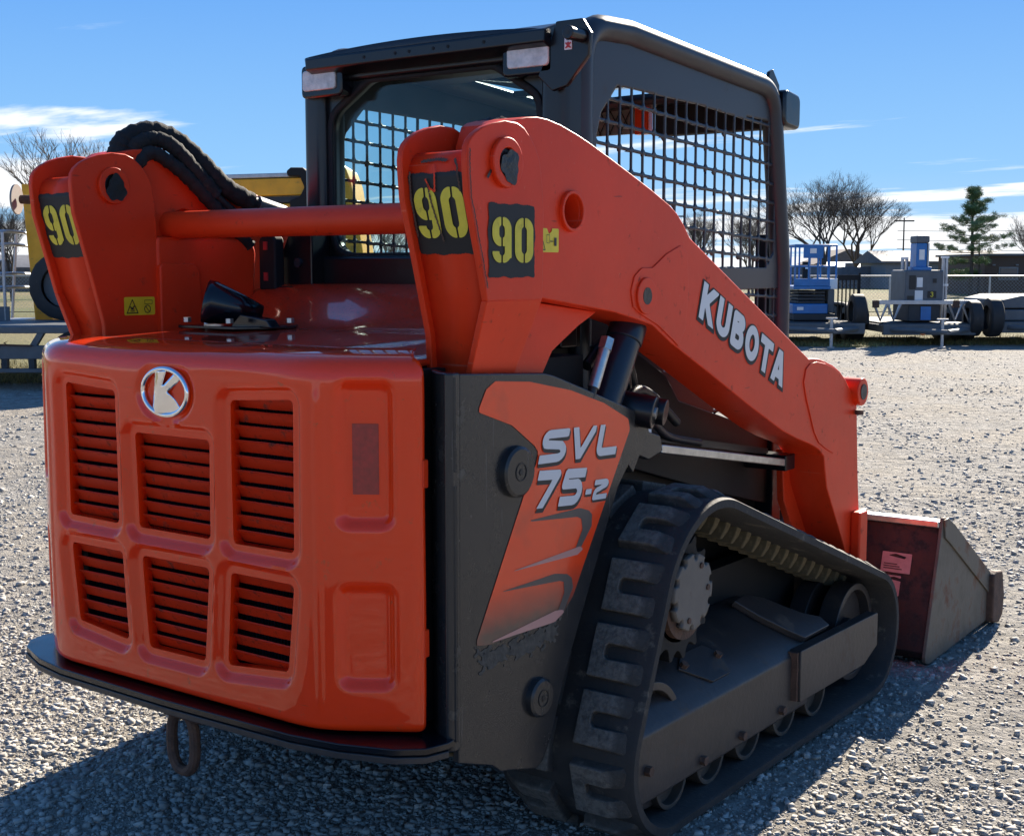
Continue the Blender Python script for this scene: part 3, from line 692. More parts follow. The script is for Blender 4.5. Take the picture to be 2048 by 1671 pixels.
        chip(rp, 'arm_paint', tr_, [(.618, 1.585), (.626, 1.566), (.640, 1.560), (.642, 1.590), (.638, 1.615)], .0020); chip(rp, 'rust', tr_, [(.622, 1.575), (.630, 1.52), (.642, 1.46)], .0020)
        chip(rp, 'rust', tr_, [(.576, 1.60), (.5745, 1.55), (.5755, 1.47)], .0026)
        to_ = lambda a, b_: np.stack([np.full_like(a, xo + .0042), a, b_], 1)
        chip(o, 'rust', to_, [(float(yrear(z_)) + .0045 + rc.uniform(-.0012, .0012), z_) for z_ in np.arange(1.640, 1.36, -.012)], .0017)
        chip(o, 'grease', to_, [(.372, 1.600), (.362, 1.588)], .0035)
        paint_number(o, .366, .530, 1.384, 1.536, lambda a, b_: np.stack([np.full_like(a, xo + .0015), a, b_], 1), lambda a, b_: np.stack([np.full_like(a, xo + .003), a, b_], 1))
    else:
        def t3(e_): return lambda a, b_: np.stack([np.full_like(a, -xi + e_), a, b_], 1)
        s_ = cut('warning_sticker', 'sticker_yellow', o, lambda a, b_: sd_box(a, b_, .448, .550, 1.278, 1.327, .004), (.44, .56, 1.27, 1.335), .004, t3(.0015))
        tri = [(.456, 1.284), (.492, 1.284), (.474, 1.320)]
        cut('sticker_print', 'ink', s_, lambda a, b_: np.abs(sd_poly(a, b_, tri)) - .0012, (.45, .50, 1.28, 1.325), .0015, t3(.003))
        cut('sticker_print', 'ink', s_, lambda a, b_: np.minimum(np.minimum(sd_stroke(a, b_, [(.467, 1.300), (.474, 1.296), (.480, 1.302)], .0018), sd_stroke(a, b_, [(.468, 1.289), (.480, 1.289)], .0012)), sd_stroke(a, b_, [(.470, 1.294), (.479, 1.294)], .0016)), (.46, .49, 1.285, 1.31), .0012, t3(.003))
        cut('sticker_print', 'ink', s_, lambda a, b_: np.minimum(np.abs(np.hypot(a - .524, b_ - 1.294) - .010) - .0011, np.minimum(sd_stroke(a, b_, [(.518, 1.301), (.530, 1.287)], .0010), np.abs(sd_box(a, b_, .515, .540, 1.308, 1.318)) - .0006)), (.505, .545, 1.28, 1.322), .0012, t3(.003))
    return o
boom_link(1); boom_link(-1)

# ---- lift arms
ARM = [(.470, 1.706), (.487, 1.715), (.52, 1.723), (.56, 1.727), (.60, 1.7255), (.65, 1.718), (.71, 1.704), (.767, 1.688), (.86, 1.658), (.95, 1.628), (1.05, 1.594), (1.137, 1.561), (1.175, 1.542), (1.210, 1.515), (1.243, 1.482),
       (2.005, 1.129), (2.04, 1.128), (2.085, 1.124), (2.127, 1.115), (2.19, 1.099), (2.249, 1.076), (2.30, 1.045), (2.34, 1.010), (2.400, .955), (2.427, .711), (2.470, .440), (2.460, .40), (2.37, .40), (2.345, .44),
       (2.327, .487), (2.169, .707), (2.150, .770), (2.140, .812), (2.10, .838), (2.04, .860), (1.93, .890), (1.827, .924), (1.62, 1.010), (1.36, 1.125), (1.15, 1.215), (1.06, 1.262), (.973, 1.281), (.876, 1.300), (.58, 1.337), (.47, 1.37), (.44, 1.5), (.45, 1.66)]
def lift_arm(sg):
    # outline with a round hole: front and back skins are split in two so that they go round it
    i_, j_, nh = 6, ARM.index((.58, 1.337)), 32
    hole = [(.689 + .0385 * math.cos(R(-90 + 360 * a / nh)), 1.530 + .0385 * math.sin(R(-90 + 360 * a / nh))) for a in range(nh)]
    n_ = len(ARM); vs_ = [(sg * xx, a, b) for xx in (.725, .585) for a, b in ARM + hole]; m_ = n_ + nh; fs_ = []
    for q in (0, m_):
        A = list(range(i_, j_ + 1)) + [n_ + k for k in range(0, nh // 2 + 1)]
        B = list(range(j_, n_)) + list(range(0, i_ + 1)) + [n_ + k % nh for k in range(nh // 2, nh + 1)]
        fs_ += [tuple(k + q for k in A), tuple(k + q for k in B)]
    fs_ += [(k, (k + 1) % n_, m_ + (k + 1) % n_, m_ + k) for k in range(n_)] + [(n_ + k, n_ + (k + 1) % nh, m_ + n_ + (k + 1) % nh, m_ + n_ + k) for k in range(nh)]
    o = MB().add(vs_, fs_).build('lift_arm', 'arm_paint', LD, bevel=.004)
    # weld-on pads
    pad = [(.95, 1.35), (.965, 1.385), (1.0, 1.405), (1.05, 1.405), (1.12, 1.44), (1.19, 1.462), (1.225, 1.44), (1.235, 1.36), (1.22, 1.25), (1.185, 1.205), (1.16, 1.22), (1.08, 1.262), (1.0, 1.29), (.96, 1.31)]
    MB().prism(pad, 0, sg * .7245, sg * .7285).build('arm_pad', 'arm_paint', o, bevel=.004)
    mb = MB(); mb.ring((sg * .7285, 1.016, 1.336), 0, .020, .045, min(0, sg * .006), max(0, sg * .006), 36); bo = mb.build('pin_boss', 'arm_paint', o, bevel=.002)
    mb = MB(); mb.tube([(sg * .732, 1.016, 1.336), (sg * .735, 1.016, 1.336)], .021, 20); mb.build('pin', 'grease', bo)
    pad2 = [(2.012, 1.115), (2.06, 1.117), (2.127, 1.107), (2.19, 1.091), (2.243, 1.068), (2.275, 1.03), (2.265, .95), (2.235, .86), (2.205, .815), (2.16, .83), (2.09, .86), (2.05, .90), (1.985, 1.01), (1.965, 1.06), (1.98, 1.10)]
    MB().prism(pad2, 0, sg * .7245, sg * .7290).build('arm_pad', 'arm_paint', o, bevel=.005)
    # cross hole with collar
    mb = MB(); mb.ring((sg * .725, .689, 1.530), 0, .038, .046, min(-sg * .001, sg * .010), max(-sg * .001, sg * .010), 40); c = mb.build('hole_collar', 'arm_paint', o, bevel=.002)
    MB().tube([(sg * .60, .689, 1.530), (sg * .602, .689, 1.530)], .039, 32).build('hole_inside', 'arm_paint', c)
    # bucket cylinder pin at the knee and leg rib
    mb = MB(); mb.cyl((sg * .58, 2.395, 1.0), (sg * .748, 2.395, 1.0), .046, n=32); b2 = mb.build('knee_boss', 'arm_paint', o, bevel=.005)
    mb = MB(); mb.cyl((sg * .748, 2.395, 1.0), (sg * .7505, 2.395, 1.0), .026, n=24); mb.build('pin', 'under_steel', b2)
    MB().cyl((sg * .74, 2.385, .94), (sg * .74, 2.385, .925), .014, n=12).build('grease_nipple', 'rust', b2)
    mb = MB(); mb.box(*sorted((sg * .7245, sg * .760)), 2.37, 2.44, .42, .60); mb.build('leg_stop', 'arm_paint', o, bevel=.008)
    MB().prism([(2.10, .83), (2.17, .80), (2.40, .42), (2.30, .40), (2.12, .66)], 0, sg * .60, sg * .575).build('leg_rib', 'arm_paint', o, bevel=.004)
    if sg > 0:
        t3 = lambda e_: (lambda a, b_: np.stack([np.full_like(a, .725 + e_), a, b_], 1))
        cur = 0; tot = sum(glyph(c_)[0] for c_ in 'KUBOTA') + 5 * .13
        ex = (.522 / tot, -.224 / tot)
        for ch in 'KUBOTA':
            g = glyph(ch); og = (1.290 + cur * ex[0], 1.277 + cur * ex[1])
            letter('letter_shadow', o, g, og, ex, (.030, .094), t3(.0014), 'stencil_black', grow=.075, shift=(.012, -.03))
            letter('letter', o, g, og, ex, (.030, .094), t3(.0026), 'silver_print')
            cur += g[0] + .13
        s_ = cut('torn_sticker', 'sticker_yellow', o, lambda a, b_: np.maximum(sd_box(a, b_, .573, .640, 1.438, 1.490, .003), -sd_poly(a, b_, [(.588, 1.50), (.602, 1.478), (.612, 1.483), (.618, 1.50)])), (.565, .65, 1.43, 1.50), .003, t3(.0015))
        cut('sticker_print', 'ink', s_, lambda a, b_: np.minimum(np.minimum(sd_box(a, b_, .621, .630, 1.452, 1.470), np.abs(sd_box(a, b_, .592, .603, 1.458, 1.476)) - .0006), np.minimum(sd_stroke(a, b_, [(.606, 1.462), (.617, 1.462)], .0010), sd_stroke(a, b_, [(.575, 1.468), (.586, 1.443), (.574, 1.443)], .001))), (.57, .635, 1.44, 1.48), .0013, t3(.003))
    return o
lift_arm(1); lift_arm(-1)
MB().cyl((-.60, .637, 1.523), (.60, .637, 1.523), .0375, n=36).build('cross_tube', 'arm_paint', LD)
# inner shoulder of the far arm (torque box) with a rounded front corner
def shoulder(sg):
    pts = [(.56, 1.30), (.56, 1.49), (.80, 1.49)] + [(.88 + .045 * math.cos(R(a)), 1.445 + .045 * math.sin(R(a))) for a in range(80, -1, -16)] + [(.915, 1.33), (.88, 1.27)]
    MB().prism(pts, 0, sg * .585, sg * .545).build('arm_shoulder', 'arm_paint', LD, bevel=.012, seg=3)
    MB().prism([(.56, 1.16), (.56, 1.41), (.57, 1.418), (.68, 1.418), (.70, 1.40), (.72, 1.16)], 0, sg * .56, sg * .535).build('arm_guard', 'arm_paint', LD, bevel=.006)
shoulder(-1); shoulder(1)
# hydraulic hoses arching over the left arm
H1 = [(-.64, .50, 1.66), (-.64, .512, 1.715), (-.64, .540, 1.755), (-.63, .616, 1.782), (-.61, .686, 1.762), (-.58, .748, 1.705), (-.56, .821, 1.637), (-.55, .907, 1.598), (-.54, 1.017, 1.573), (-.53, 1.132, 1.540)]
H2 = [(-.62, .53, 1.66), (-.62, .541, 1.715), (-.61, .556, 1.742), (-.60, .608, 1.758), (-.58, .651, 1.740), (-.565, .707, 1.685), (-.555, .778, 1.612), (-.55, .848, 1.562), (-.545, .92, 1.52)]
H3 = [(-.60, .52, 1.66), (-.585, .573, 1.717), (-.57, .633, 1.694), (-.562, .697, 1.648), (-.558, .764, 1.590), (-.552, .83, 1.535), (-.55, .90, 1.47)]
def spline(p, n=6):
    p = [Vector(q) for q in p]; o = []
    for i in range(len(p) - 1):
        a, b, c, d = p[max(i - 1, 0)], p[i], p[i + 1], p[min(i + 2, len(p) - 1)]
        for k in range(n):
            t = k / n; o.append(.5 * ((2 * b) + (-a + c) * t + (2 * a - 5 * b + 4 * c - d) * t * t + (-a + 3 * b - 3 * c + d) * t ** 3))
    return o + [p[-1]]
def hose(p, r, rr, m='sleeve', n=10):
    q = spline(p, n); MB().tube(q, [r * (1 + rr * math.sin(i * 1.9) * math.sin(i * .53 + 1)) for i in range(len(q))], 14).build('hydraulic_hose', m, LD, smooth=60)
hose(H1[:8], .028, .10); hose(H2[:7], .022, .10); hose(H3, .019, .12)
hose(H1[6:], .021, 0, 'hose_rubber'); hose(H2[4:], .013, 0, 'hose_rubber')
MB().cyl((-.548, .93, 1.590), (-.54, 1.03, 1.568), .027, .024, n=20).build('hose_fitting', 'bare_steel', LD)
hose([(.64, .47, 1.67), (.63, .50, 1.700), (.63, .56, 1.720), (.62, .66, 1.70), (.62, .72, 1.64)], .013, .16)
hose([(.60, .47, 1.67), (.60, .50, 1.700), (.60, .56, 1.720), (.60, .64, 1.70), (.60, .72, 1.64)], .012, .16)
# round plate on a stub behind the left link
mb = MB(); mb.tube([(-.814, .3085, 1.588), (-.8095, .3115, 1.588)], .040, 28, cap=True)
o = mb.build('pin_keeper', 'hub_tan', LD, smooth=40); 
MB().cyl((-.806, .32, 1.588), (-.735, .35, 1.585), .012, n=12).build('keeper_stub', 'rust', o)

# ------------------------------------------------------------------ cab
CABX = .462
def rounded(pts, r, n=6):
    """fillet the corners of a 2-D closed outline"""
    o = []; m = len(pts)
    for i in range(m):
        a, b, c = (np.array(pts[i - 1]), np.array(pts[i]), np.array(pts[(i + 1) % m]))
        rr = r[i] if isinstance(r, (list, tuple)) else r
        u = (a - b) / np.linalg.norm(a - b); v = (c - b) / np.linalg.norm(c - b)
        ang = math.acos(np.clip(u @ v, -1, 1)); d = min(rr / math.tan(ang / 2), .48 * np.linalg.norm(a - b), .48 * np.linalg.norm(c - b)) if rr else 0
        if d == 0: o.append(tuple(b)); continue
        p0, p1 = b + u * d, b + v * d
        for k in range(n + 1):
            t = k / n; o.append(tuple((1 - t) ** 2 * p0 + 2 * t * (1 - t) * b + t * t * p1))
    return o
side_out = rounded([(1.130, .93), (1.130, 2.030), (1.36, 2.040), (2.262, 1.985), (2.362, 1.40), (2.36, .93)], [0, .13, .3, .12, .5, 0], 10)
def cab_side(sg):
    cells = []
    pitch = .0615
    upper = [(1.302, 1.893), (1.222, 1.815), (1.195, 1.74), (1.195, 1.407), (2.235, 1.407), (2.290, 1.455), (2.292, 1.752), (2.232, 1.880)]
    lower = [(1.66, 1.10), (1.66, 1.338), (2.335, 1.338), (2.335, 1.06), (2.17, .925), (1.90, .935), (1.876, .99), (1.876, 1.05), (1.72, 1.05)]
    hole2 = [(1.548, 1.165), (1.575, 1.105), (1.655, 1.105), (1.655, 1.18), (1.575, 1.18)]
    def fn(y, z):
        body = sd_poly(y, z, side_out) + .028
        zz = z + .052 * (y - 1.75)                      # rows run slightly downhill towards the front
        cy_ = (y - 1.195 + .5 * .0098) % pitch; cz_ = (zz - 1.40 + .5 * .0098) % pitch
        bars = np.minimum(np.abs(cy_ - .0049) - .0036, np.abs(cz_ - .0049) - .0044)
        # rounded cell corners
        bars = np.minimum(bars, np.hypot(np.minimum(np.abs(cy_ - .0049), 1), np.abs(cz_ - .0049)) - .011)
        op = np.minimum(sd_poly(y, z, upper), sd_poly(y, z, lower))
        op = np.minimum(op, sd_poly(y, z, hole2))
        hole = np.maximum(op, -bars)
        return np.maximum(body, -hole)
    o = cut('cab_side', 'cab_panel', LD, fn, (1.08, 2.42, .93, 2.08), .0052, onX(sg * CABX), solid=.005, off=0, flip=(sg < 0), smooth=40)
    path = side_out
    mb = MB(); mb.tube([(sg * (CABX - .006), y, z) for y, z in path], .035, 14)
    mb.build('cab_frame', 'cab_panel', LD, smooth=60)
    return o
cab_side(1); cab_side(-1)
# rear wall of the cab with the window opening, recessed
WIN = rounded([(-.372, 1.443), (.372, 1.443), (.372, 1.845), (.225, 1.935), (-.225, 1.935), (-.372, 1.845)], [.09, .09, .07, .07, .07, .07], 6)
def rw(x, z): return np.maximum(sd_box(x, z, -.47, .47, 1.20, 2.02, .03), -sd_poly(x, z, WIN))
o = cut('cab_rear_wall', 'cab_black', LD, rw, (-.48, .48, 1.19, 2.03), .010, onY(1.085), solid=.03, off=0)
cut('rear_window', 'cab_glass', LD, lambda x, z: sd_poly(x, z, WIN) - .012, (-.40, .40, 1.42, 1.96), .012, onY(1.098), solid=.005, off=0)
cut('window_seal', 'black_matte', o, lambda x, z: np.abs(sd_poly(x, z, WIN) - .004) - .010, (-.42, .42, 1.41, 1.97), .008, onY(1.067), solid=.006, off=0)
# rear pillars (rounded posts) and lower beam
for sg in (1, -1):
    MB().prism(rounded([(sg * .385, 1.045), (sg * .466, 1.045), (sg * .488, 1.15), (sg * .385, 1.15)], .028, 6), 2, 1.20, 1.93).build('cab_pillar', 'cab_black', LD, smooth=60)
    MB().prism([(sg * .50, 1.20), (sg * .50, 1.46), (sg * .46, 1.53), (sg * .38, 1.53), (sg * .38, 1.20)], 1, .985, 1.06).build('pillar_foot', 'cab_black', LD, bevel=.006)
    MB().cyl((sg * .43, .985, 1.42), (sg * .43, .975, 1.42), .014, n=16).build('foot_bolt', 'cab_panel', LD)
MB().box(-.39, .39, 1.035, 1.075, 1.34, 1.44).build('cab_lower_beam', 'cab_black', LD, bevel=.012)
MB().box(-.53, .53, .94, 1.06, 1.328, 1.352).build('cab_sill', 'cab_black', LD, bevel=.006)
o = MB().prism([(-.545, 1.34), (-.545, 1.49), (-.52, 1.505), (-.49, 1.505), (-.475, 1.49), (-.475, 1.34)], 1, .93, .97).build('pillar_latch', 'black_matte', LD, bevel=.008)
for z in (1.38, 1.47): MB().box(-.52, -.505, .926, .930, z - .012, z + .012).build('latch_mark', 'ink_red', o)
# roof with skylight, soffit and rear visor
def roofz(X, Y): return 2.018 + .020 * (1 - (X / .45) ** 2) + np.interp(Y, [.98, 1.25, 1.5, 2.3], [-.016, .008, .010, -.045])
gx, gy, F = sdf_grid(lambda a, b: np.maximum(sd_box(a, b, -.44, .44, 1.0, 2.30, .05), -sd_box(a, b, -.36, .36, 1.62, 2.21, .04)), -.45, .45, .98, 2.32, .02)
finish(np_mesh('cab_roof', np.stack([gx, gy, roofz(gx, gy)], 1), F), 'cab_roof', 'cab_panel', LD, solid=.035, recalc=False)
MB().box(-.37, .37, 1.61, 2.22, 2.022, 2.028).build('roof_hatch_glass', 'cab_glass', LD)
MB().box(-.34, .34, 1.925, 1.94, 1.985, 2.005).build('hatch_bar', 'cab_black', LD)
MB().box(.02, .42, 2.26, 2.32, 1.86, 1.965).build('front_header', 'black_matte', LD, bevel=.01)
mb = MB(); mb.prism([(.990, 1.970), (.990, 2.002), (1.06, 2.026), (1.10, 2.0), (1.08, 1.955), (1.03, 1.955)], 0, -.40, .44); vis = mb.build('rear_visor', 'cab_black', LD, bevel=.005)
MB().box(-.42, .42, 1.05, 1.09, 1.94, 1.985).build('visor_soffit', 'cab_black', LD, bevel=.01)
for x_ in (-.17, -.055, -.005, .08, .13, .25):
    MB().cyl((x_, .992, 1.987), (x_, .9885, 1.987), .0045, n=10).build('visor_hole', 'black_matte', vis)
for sg in (1, -1):
    hp = rounded([(sg * .285, 1.895), (sg * .285, 1.99), (sg * .448, 1.99), (sg * .448, 1.895)], .018, 4)
    h = MB().prism(hp, 1, 1.020, 1.09).build('work_lamp', 'black_gloss', LD, bevel=.008)
    lp = rounded([(sg * .305, 1.915), (sg * .305, 1.974), (sg * .436, 1.974), (sg * .436, 1.915)], .012, 4)
    MB().prism(lp, 1, 1.0135, 1.024).build('lamp_lens', 'lens', h, bevel=.004)
    if sg < 0: continue
    mb = MB(); pts = [(sg * .40, 1.89), (sg * .445, 1.85), (sg * .49, 1.86), (sg * .555, 1.93), (sg * .560, 1.985), (sg * .535, 2.022), (sg * .455, 2.022), (sg * .445, 1.99)]
    bk = MB().prism(pts, 1, 1.02, 1.035).build('roof_bracket', 'cab_black', LD, bevel=.004)
    MB().cyl((sg * .535, 1.02, 1.978), (sg * .535, .955, 1.978), .017, n=24).build('bracket_bush', 'cab_black', bk, bevel=.003)
    MB().cyl((sg * .535, .955, 1.978), (sg * .535, .9545, 1.978), .006, n=12).build('bush_hole', 'ink', bk)
    if sg > 0:
        st = MB().box(.484, .506, 1.0175, 1.0195, 1.948, 1.985).build('label', 'sticker_white', bk)
        cut('label_print', 'ink_red', st, lambda a, b: np.minimum(np.minimum(sd_stroke(a, b, [(.489, 1.953), (.502, 1.964)], .0022), sd_stroke(a, b, [(.502, 1.953), (.489, 1.964)], .0022)), sd_box(a, b, .493, .498, 1.953, 1.967)), (.484, .506, 1.949, 1.970), .0015, onY(1.0165), flip=True)
        cut('label_print', 'ink', st, lambda a, b: np.abs(np.hypot(a - .495, b - 1.976) - .005) - .0008, (.485, .505, 1.968, 1.984), .0012, onY(1.0165), flip=True)
# front lamp on its bracket, grab handle, seat, liner
mb = MB(); mb.prism(rounded([(2.28, 1.87), (2.28, 1.99), (2.405, 1.975), (2.405, 1.86)], .03, 4), 0, .40, .50); fl = mb.build('front_lamp', 'black_gloss', LD, bevel=.012)
mb = MB(); mb.prism([(2.20, 1.98), (2.215, 2.035), (2.24, 2.045), (2.29, 2.0), (2.29, 1.95)], 0, .462, .474); mb.build('front_lamp_bracket', 'cab_black', fl, bevel=.003)
hose_pts = [(.44, 2.38, 1.10), (.44, 2.41, 1.16), (.44, 2.435, 1.30), (.44, 2.435, 1.48), (.44, 2.42, 1.54), (.44, 2.385, 1.56)]
MB().tube(spline(hose_pts, 6), .013, 12).build('grab_handle', 'bare_steel', LD, smooth=60)
MB().box(.36, .44, 2.36, 2.42, .95, 1.52).build('front_post', 'black_matte', LD, bevel=.01)
MB().box(-.44, -.36, 2.36, 2.40, .95, 1.9).build('front_post', 'black_matte', LD, bevel=.01)
st = MB().box(-.24, .24, 1.30, 1.72, .98, 1.08).build('operator_seat', 'black_matte', LD, bevel=.03, seg=3)
MB().box(-.24, .24, 1.24, 1.34, 1.05, 1.40).build('seat_back', 'black_matte', st, bevel=.03, seg=3)
MB().box(-.455, .455, 1.15, 2.36, .86, .90).build('cab_floor', 'black_matte', LD)
ln = MB().box(-.42, -.06, 2.27, 2.29, 1.875, 1.965).build('header_panel', 'hub_tan', LD)
mb = MB()
for k in range(8):
    x0 = -.42 + k * .042; mb.tube([(x0, 2.266, 1.875), (x0 + .05, 2.266, 1.965)], .002, 4); mb.tube([(x0 + .05, 2.266, 1.875), (x0, 2.266, 1.965)], .002, 4)
mb.build('header_mesh', 'black_matte', ln)
MB().box(-.06, -.005, 2.262, 2.29, 1.87, 1.965).build('orange_strap', 'decal_orange', LD)

# ------------------------------------------------------------------ main frame behind the arms
mb = MB(); mb.prism([(.62, .40), (.62, 1.17), (1.12, 1.22), (1.12, 1.02), (2.28, .80), (2.30, .42), (1.9, .33), (.9, .33)], 0, -.448, .448)
mb.build('main_frame', 'body_dark', LD, bevel=.008)
mb = MB(); mb.prism([(1.14, .90), (1.14, 1.20), (1.30, 1.20), (1.52, 1.10), (1.60, 1.02), (2.30, .84), (2.33, .60), (1.9, .70), (1.3, .86)], 0, .47, .50); mb.build('frame_panel', 'body_dark', LD, bevel=.004)
mb = MB(); mb.prism([(1.14, .90), (1.14, 1.20), (1.30, 1.20), (1.52, 1.10), (1.60, 1.02), (2.30, .84), (2.33, .60), (1.9, .70), (1.3, .86)], 0, -.50, -.47); mb.build('frame_panel', 'body_dark', LD, bevel=.004)
for sg in (1, -1): MB().box(*sorted((sg * .455, sg * .520)), 2.20, 2.27, .45, .90).build('frame_upright', 'cab_black', LD, bevel=.006)
for sg in (1, -1):
    a = Vector((sg * .62, 1.258, .925)); b = Vector((sg * .62, 2.05, .795))
    mb = MB(); d = (b - a).normalized(); up = Vector((0, -d.z, d.y))
    def bar(p, q, w_, h_):
        vs_ = []
        for c in (p, q):
            for i, j in ((-1, -1), (1, -1), (1, 1), (-1, 1)): vs_.append(c + Vector((i * w_, 0, 0)) + up * (j * h_))
        return vs_, [(0, 1, 2, 3), (7, 6, 5, 4)] + [(k, (k + 1) % 4, 4 + (k + 1) % 4, 4 + k) for k in range(4)]
    mb.add(*bar(a, b, .022, .012)); o = mb.build('arm_rest_bar', 'bare_steel', LD, bevel=.004)
    mb = MB(); mb.add(*bar(a + up * .03 - Vector((sg * .06, 0, 0)), b + up * .03 - Vector((sg * .06, 0, 0)), .012, .010)); mb.build('hydraulic_line', 'hose_rubber', o)
    MB().box(*sorted((sg * .50, sg * .645)), 2.03, 2.10, .77, .82).build('bar_bracket', 'cab_black', o, bevel=.004)
    # lift cylinder
    p0 = Vector((sg * .655, .86, .93)); p1 = Vector((sg * .655, 1.062, 1.268)); dd = (p1 - p0).normalized()
    mb = MB(); mb.cyl(p0, p1 - dd * .05, .043, n=32); mb.cyl(p1 - dd * .055, p1, .047, n=32); c = mb.build('lift_cylinder', 'cylinder_blue', LD, bevel=.004)
    MB().cyl(p1, p1 + dd * .10, .024, n=20).build('cylinder_rod', 'chrome', c)
    f0 = Vector((sg * .69, .842, 1.12)); f1 = Vector((sg * .69, .905, 1.235)); fd = (f1 - f0).normalized()
    mb = MB(); mb.cyl(f0 - fd * .08, f0, .011, n=12); mb.build('hydraulic_hose', 'hose_rubber', c)
    mb = MB(); mb.cyl(f0, f1 - fd * .02, .0145, n=12); mb.cyl(f1 - fd * .03, f1, .018, n=6); mb.build('hose_fitting', 'bare_steel', c)
    # pivot beside the panel: a two-pin bush
    e0 = Vector((sg * .56, 1.02, 1.07)); e1 = Vector((sg * .725, 1.075, 1.042))
    mb = MB(); mb.cyl(e0, e1, .042, n=28); pv = mb.build('arm_pivot', 'cab_black', LD, bevel=.004)
    mb = MB(); dv = (e1 - e0).normalized(); mb.cyl(e1, e1 + dv * .004, .015, n=16); mb.build('pin', 'bare_steel', pv)
    q0 = e1 + Vector((0, .055, -.004)); mb = MB(); mb.cyl(q0 - dv * .06, q0, .034, n=24); mb.build('bush', 'cab_black', pv, bevel=.003)
    mb = MB(); mb.cyl((sg * .60, 1.18, 1.02), (sg * .64, 1.20, 1.03), .014, n=12); mb.box(*sorted((sg * .60, sg * .63)), 1.13, 1.18, .94, 1.0); mb.build('coupler', 'galv', LD, bevel=.003)
    if sg > 0: MB().box(.632, .635, 1.185, 1.212, .965, 1.01).build('label', 'sticker_white', LD)
    # hoses and valve block between the cylinder and the cab
    hose([(sg * .60, 1.10, 1.02), (sg * .59, 1.20, 1.08), (sg * .57, 1.32, 1.06), (sg * .56, 1.48, .97)], .013, 0, 'hose_rubber')
    hose([(sg * .62, 1.12, .97), (sg * .61, 1.24, 1.00), (sg * .58, 1.40, .94), (sg * .57, 1.60, .90)], .011, 0, 'hose_rubber')
    hose([(sg * .58, .98, 1.16), (sg * .57, 1.10, 1.22), (sg * .55, 1.22, 1.17), (sg * .54, 1.30, 1.02)], .014, 0, 'hose_rubber')
    vb = MB().box(*sorted((sg * .50, sg * .58)), 1.12, 1.24, .97, 1.06).build('valve_block', 'cab_black', LD, bevel=.006)
    for yy, zz_ in ((1.15, 1.0), (1.20, 1.035)): MB().cyl((sg * .58, yy, zz_), (sg * .598, yy, zz_), .011, n=6).build('fitting', 'bare_steel', vb)
    # vertical stay
    MB().cyl((sg * .54, 1.24, 1.0), (sg * .54, 1.20, 1.24), .022, n=16).build('frame_stay', 'cab_black', LD)
    # looped hoses at the front of the arm
    for k in range(3):
        hose([(sg * .56, 2.17, .80 - k * .03), (sg * .57, 2.22, .70 - k * .035), (sg * .58, 2.29, .68 - k * .03), (sg * .59, 2.34, .74 - k * .02)], .012, 0, 'hose_rubber')

# ------------------------------------------------------------------ rubber tracks
CIR = [(1.20, .530, .285), (.985, .215, .205), (2.305, .215, .205)]    # sprocket, rear idler, front idler (outer belt line)
def belt_path(step=.012):
    order = [1, 0, 2]                                    # going up the rear, over the sprocket, down to the front, back along the ground
    pts = []
    T = []
    for i in range(3):
        a = CIR[order[i]]; b = CIR[order[(i + 1) % 3]]
        dx, dz = b[0] - a[0], b[1] - a[1]; L_ = math.hypot(dx, dz); th = math.atan2(dz, dx); be = math.asin((b[2] - a[2]) / L_)
        n_ = th + math.pi / 2 + be                            # outer normal (left of travel)
        T.append((n_, (a[0] + a[2] * math.cos(n_), a[1] + a[2] * math.sin(n_)), (b[0] + b[2] * math.cos(n_), b[1] + b[2] * math.sin(n_))))
    for i in range(3):
        n0, p, q = T[i]; n1 = T[(i + 1) % 3][0]; c = CIR[order[(i + 1) % 3]]
        m_ = max(2, int(math.hypot(q[0] - p[0], q[1] - p[1]) / step))
        pts += [(p[0] + (q[0] - p[0]) * k / m_, p[1] + (q[1] - p[1]) * k / m_) for k in range(m_)]
        d = n1 - n0
        while d > 0: d -= 2 * math.pi
        m_ = max(2, int(abs(d) * c[2] / step))
        pts += [(c[0] + c[2] * math.cos(n0 + d * k / m_), c[1] + c[2] * math.sin(n0 + d * k / m_)) for k in range(m_)]
    return np.array(pts)
BP = belt_path()
BL = np.concatenate([[0], np.cumsum(np.hypot(*np.diff(np.vstack([BP, BP[:1]]), axis=0).T))]); BTOT = BL[-1]
def bp(s):
    s = s % BTOT; P = np.vstack([BP, BP[:1]])
    p = np.array([np.interp(s, BL, P[:, 0]), np.interp(s, BL, P[:, 1])]); e = .02
    a = np.array([np.interp((s - e) % BTOT, BL, P[:, 0]), np.interp((s - e) % BTOT, BL, P[:, 1])]); b = np.array([np.interp((s + e) % BTOT, BL, P[:, 0]), np.interp((s + e) % BTOT, BL, P[:, 1])])
    t = (b - a) / np.linalg.norm(b - a); return p, t, np.array([-t[1], t[0]])     # outward normal
XC = .653
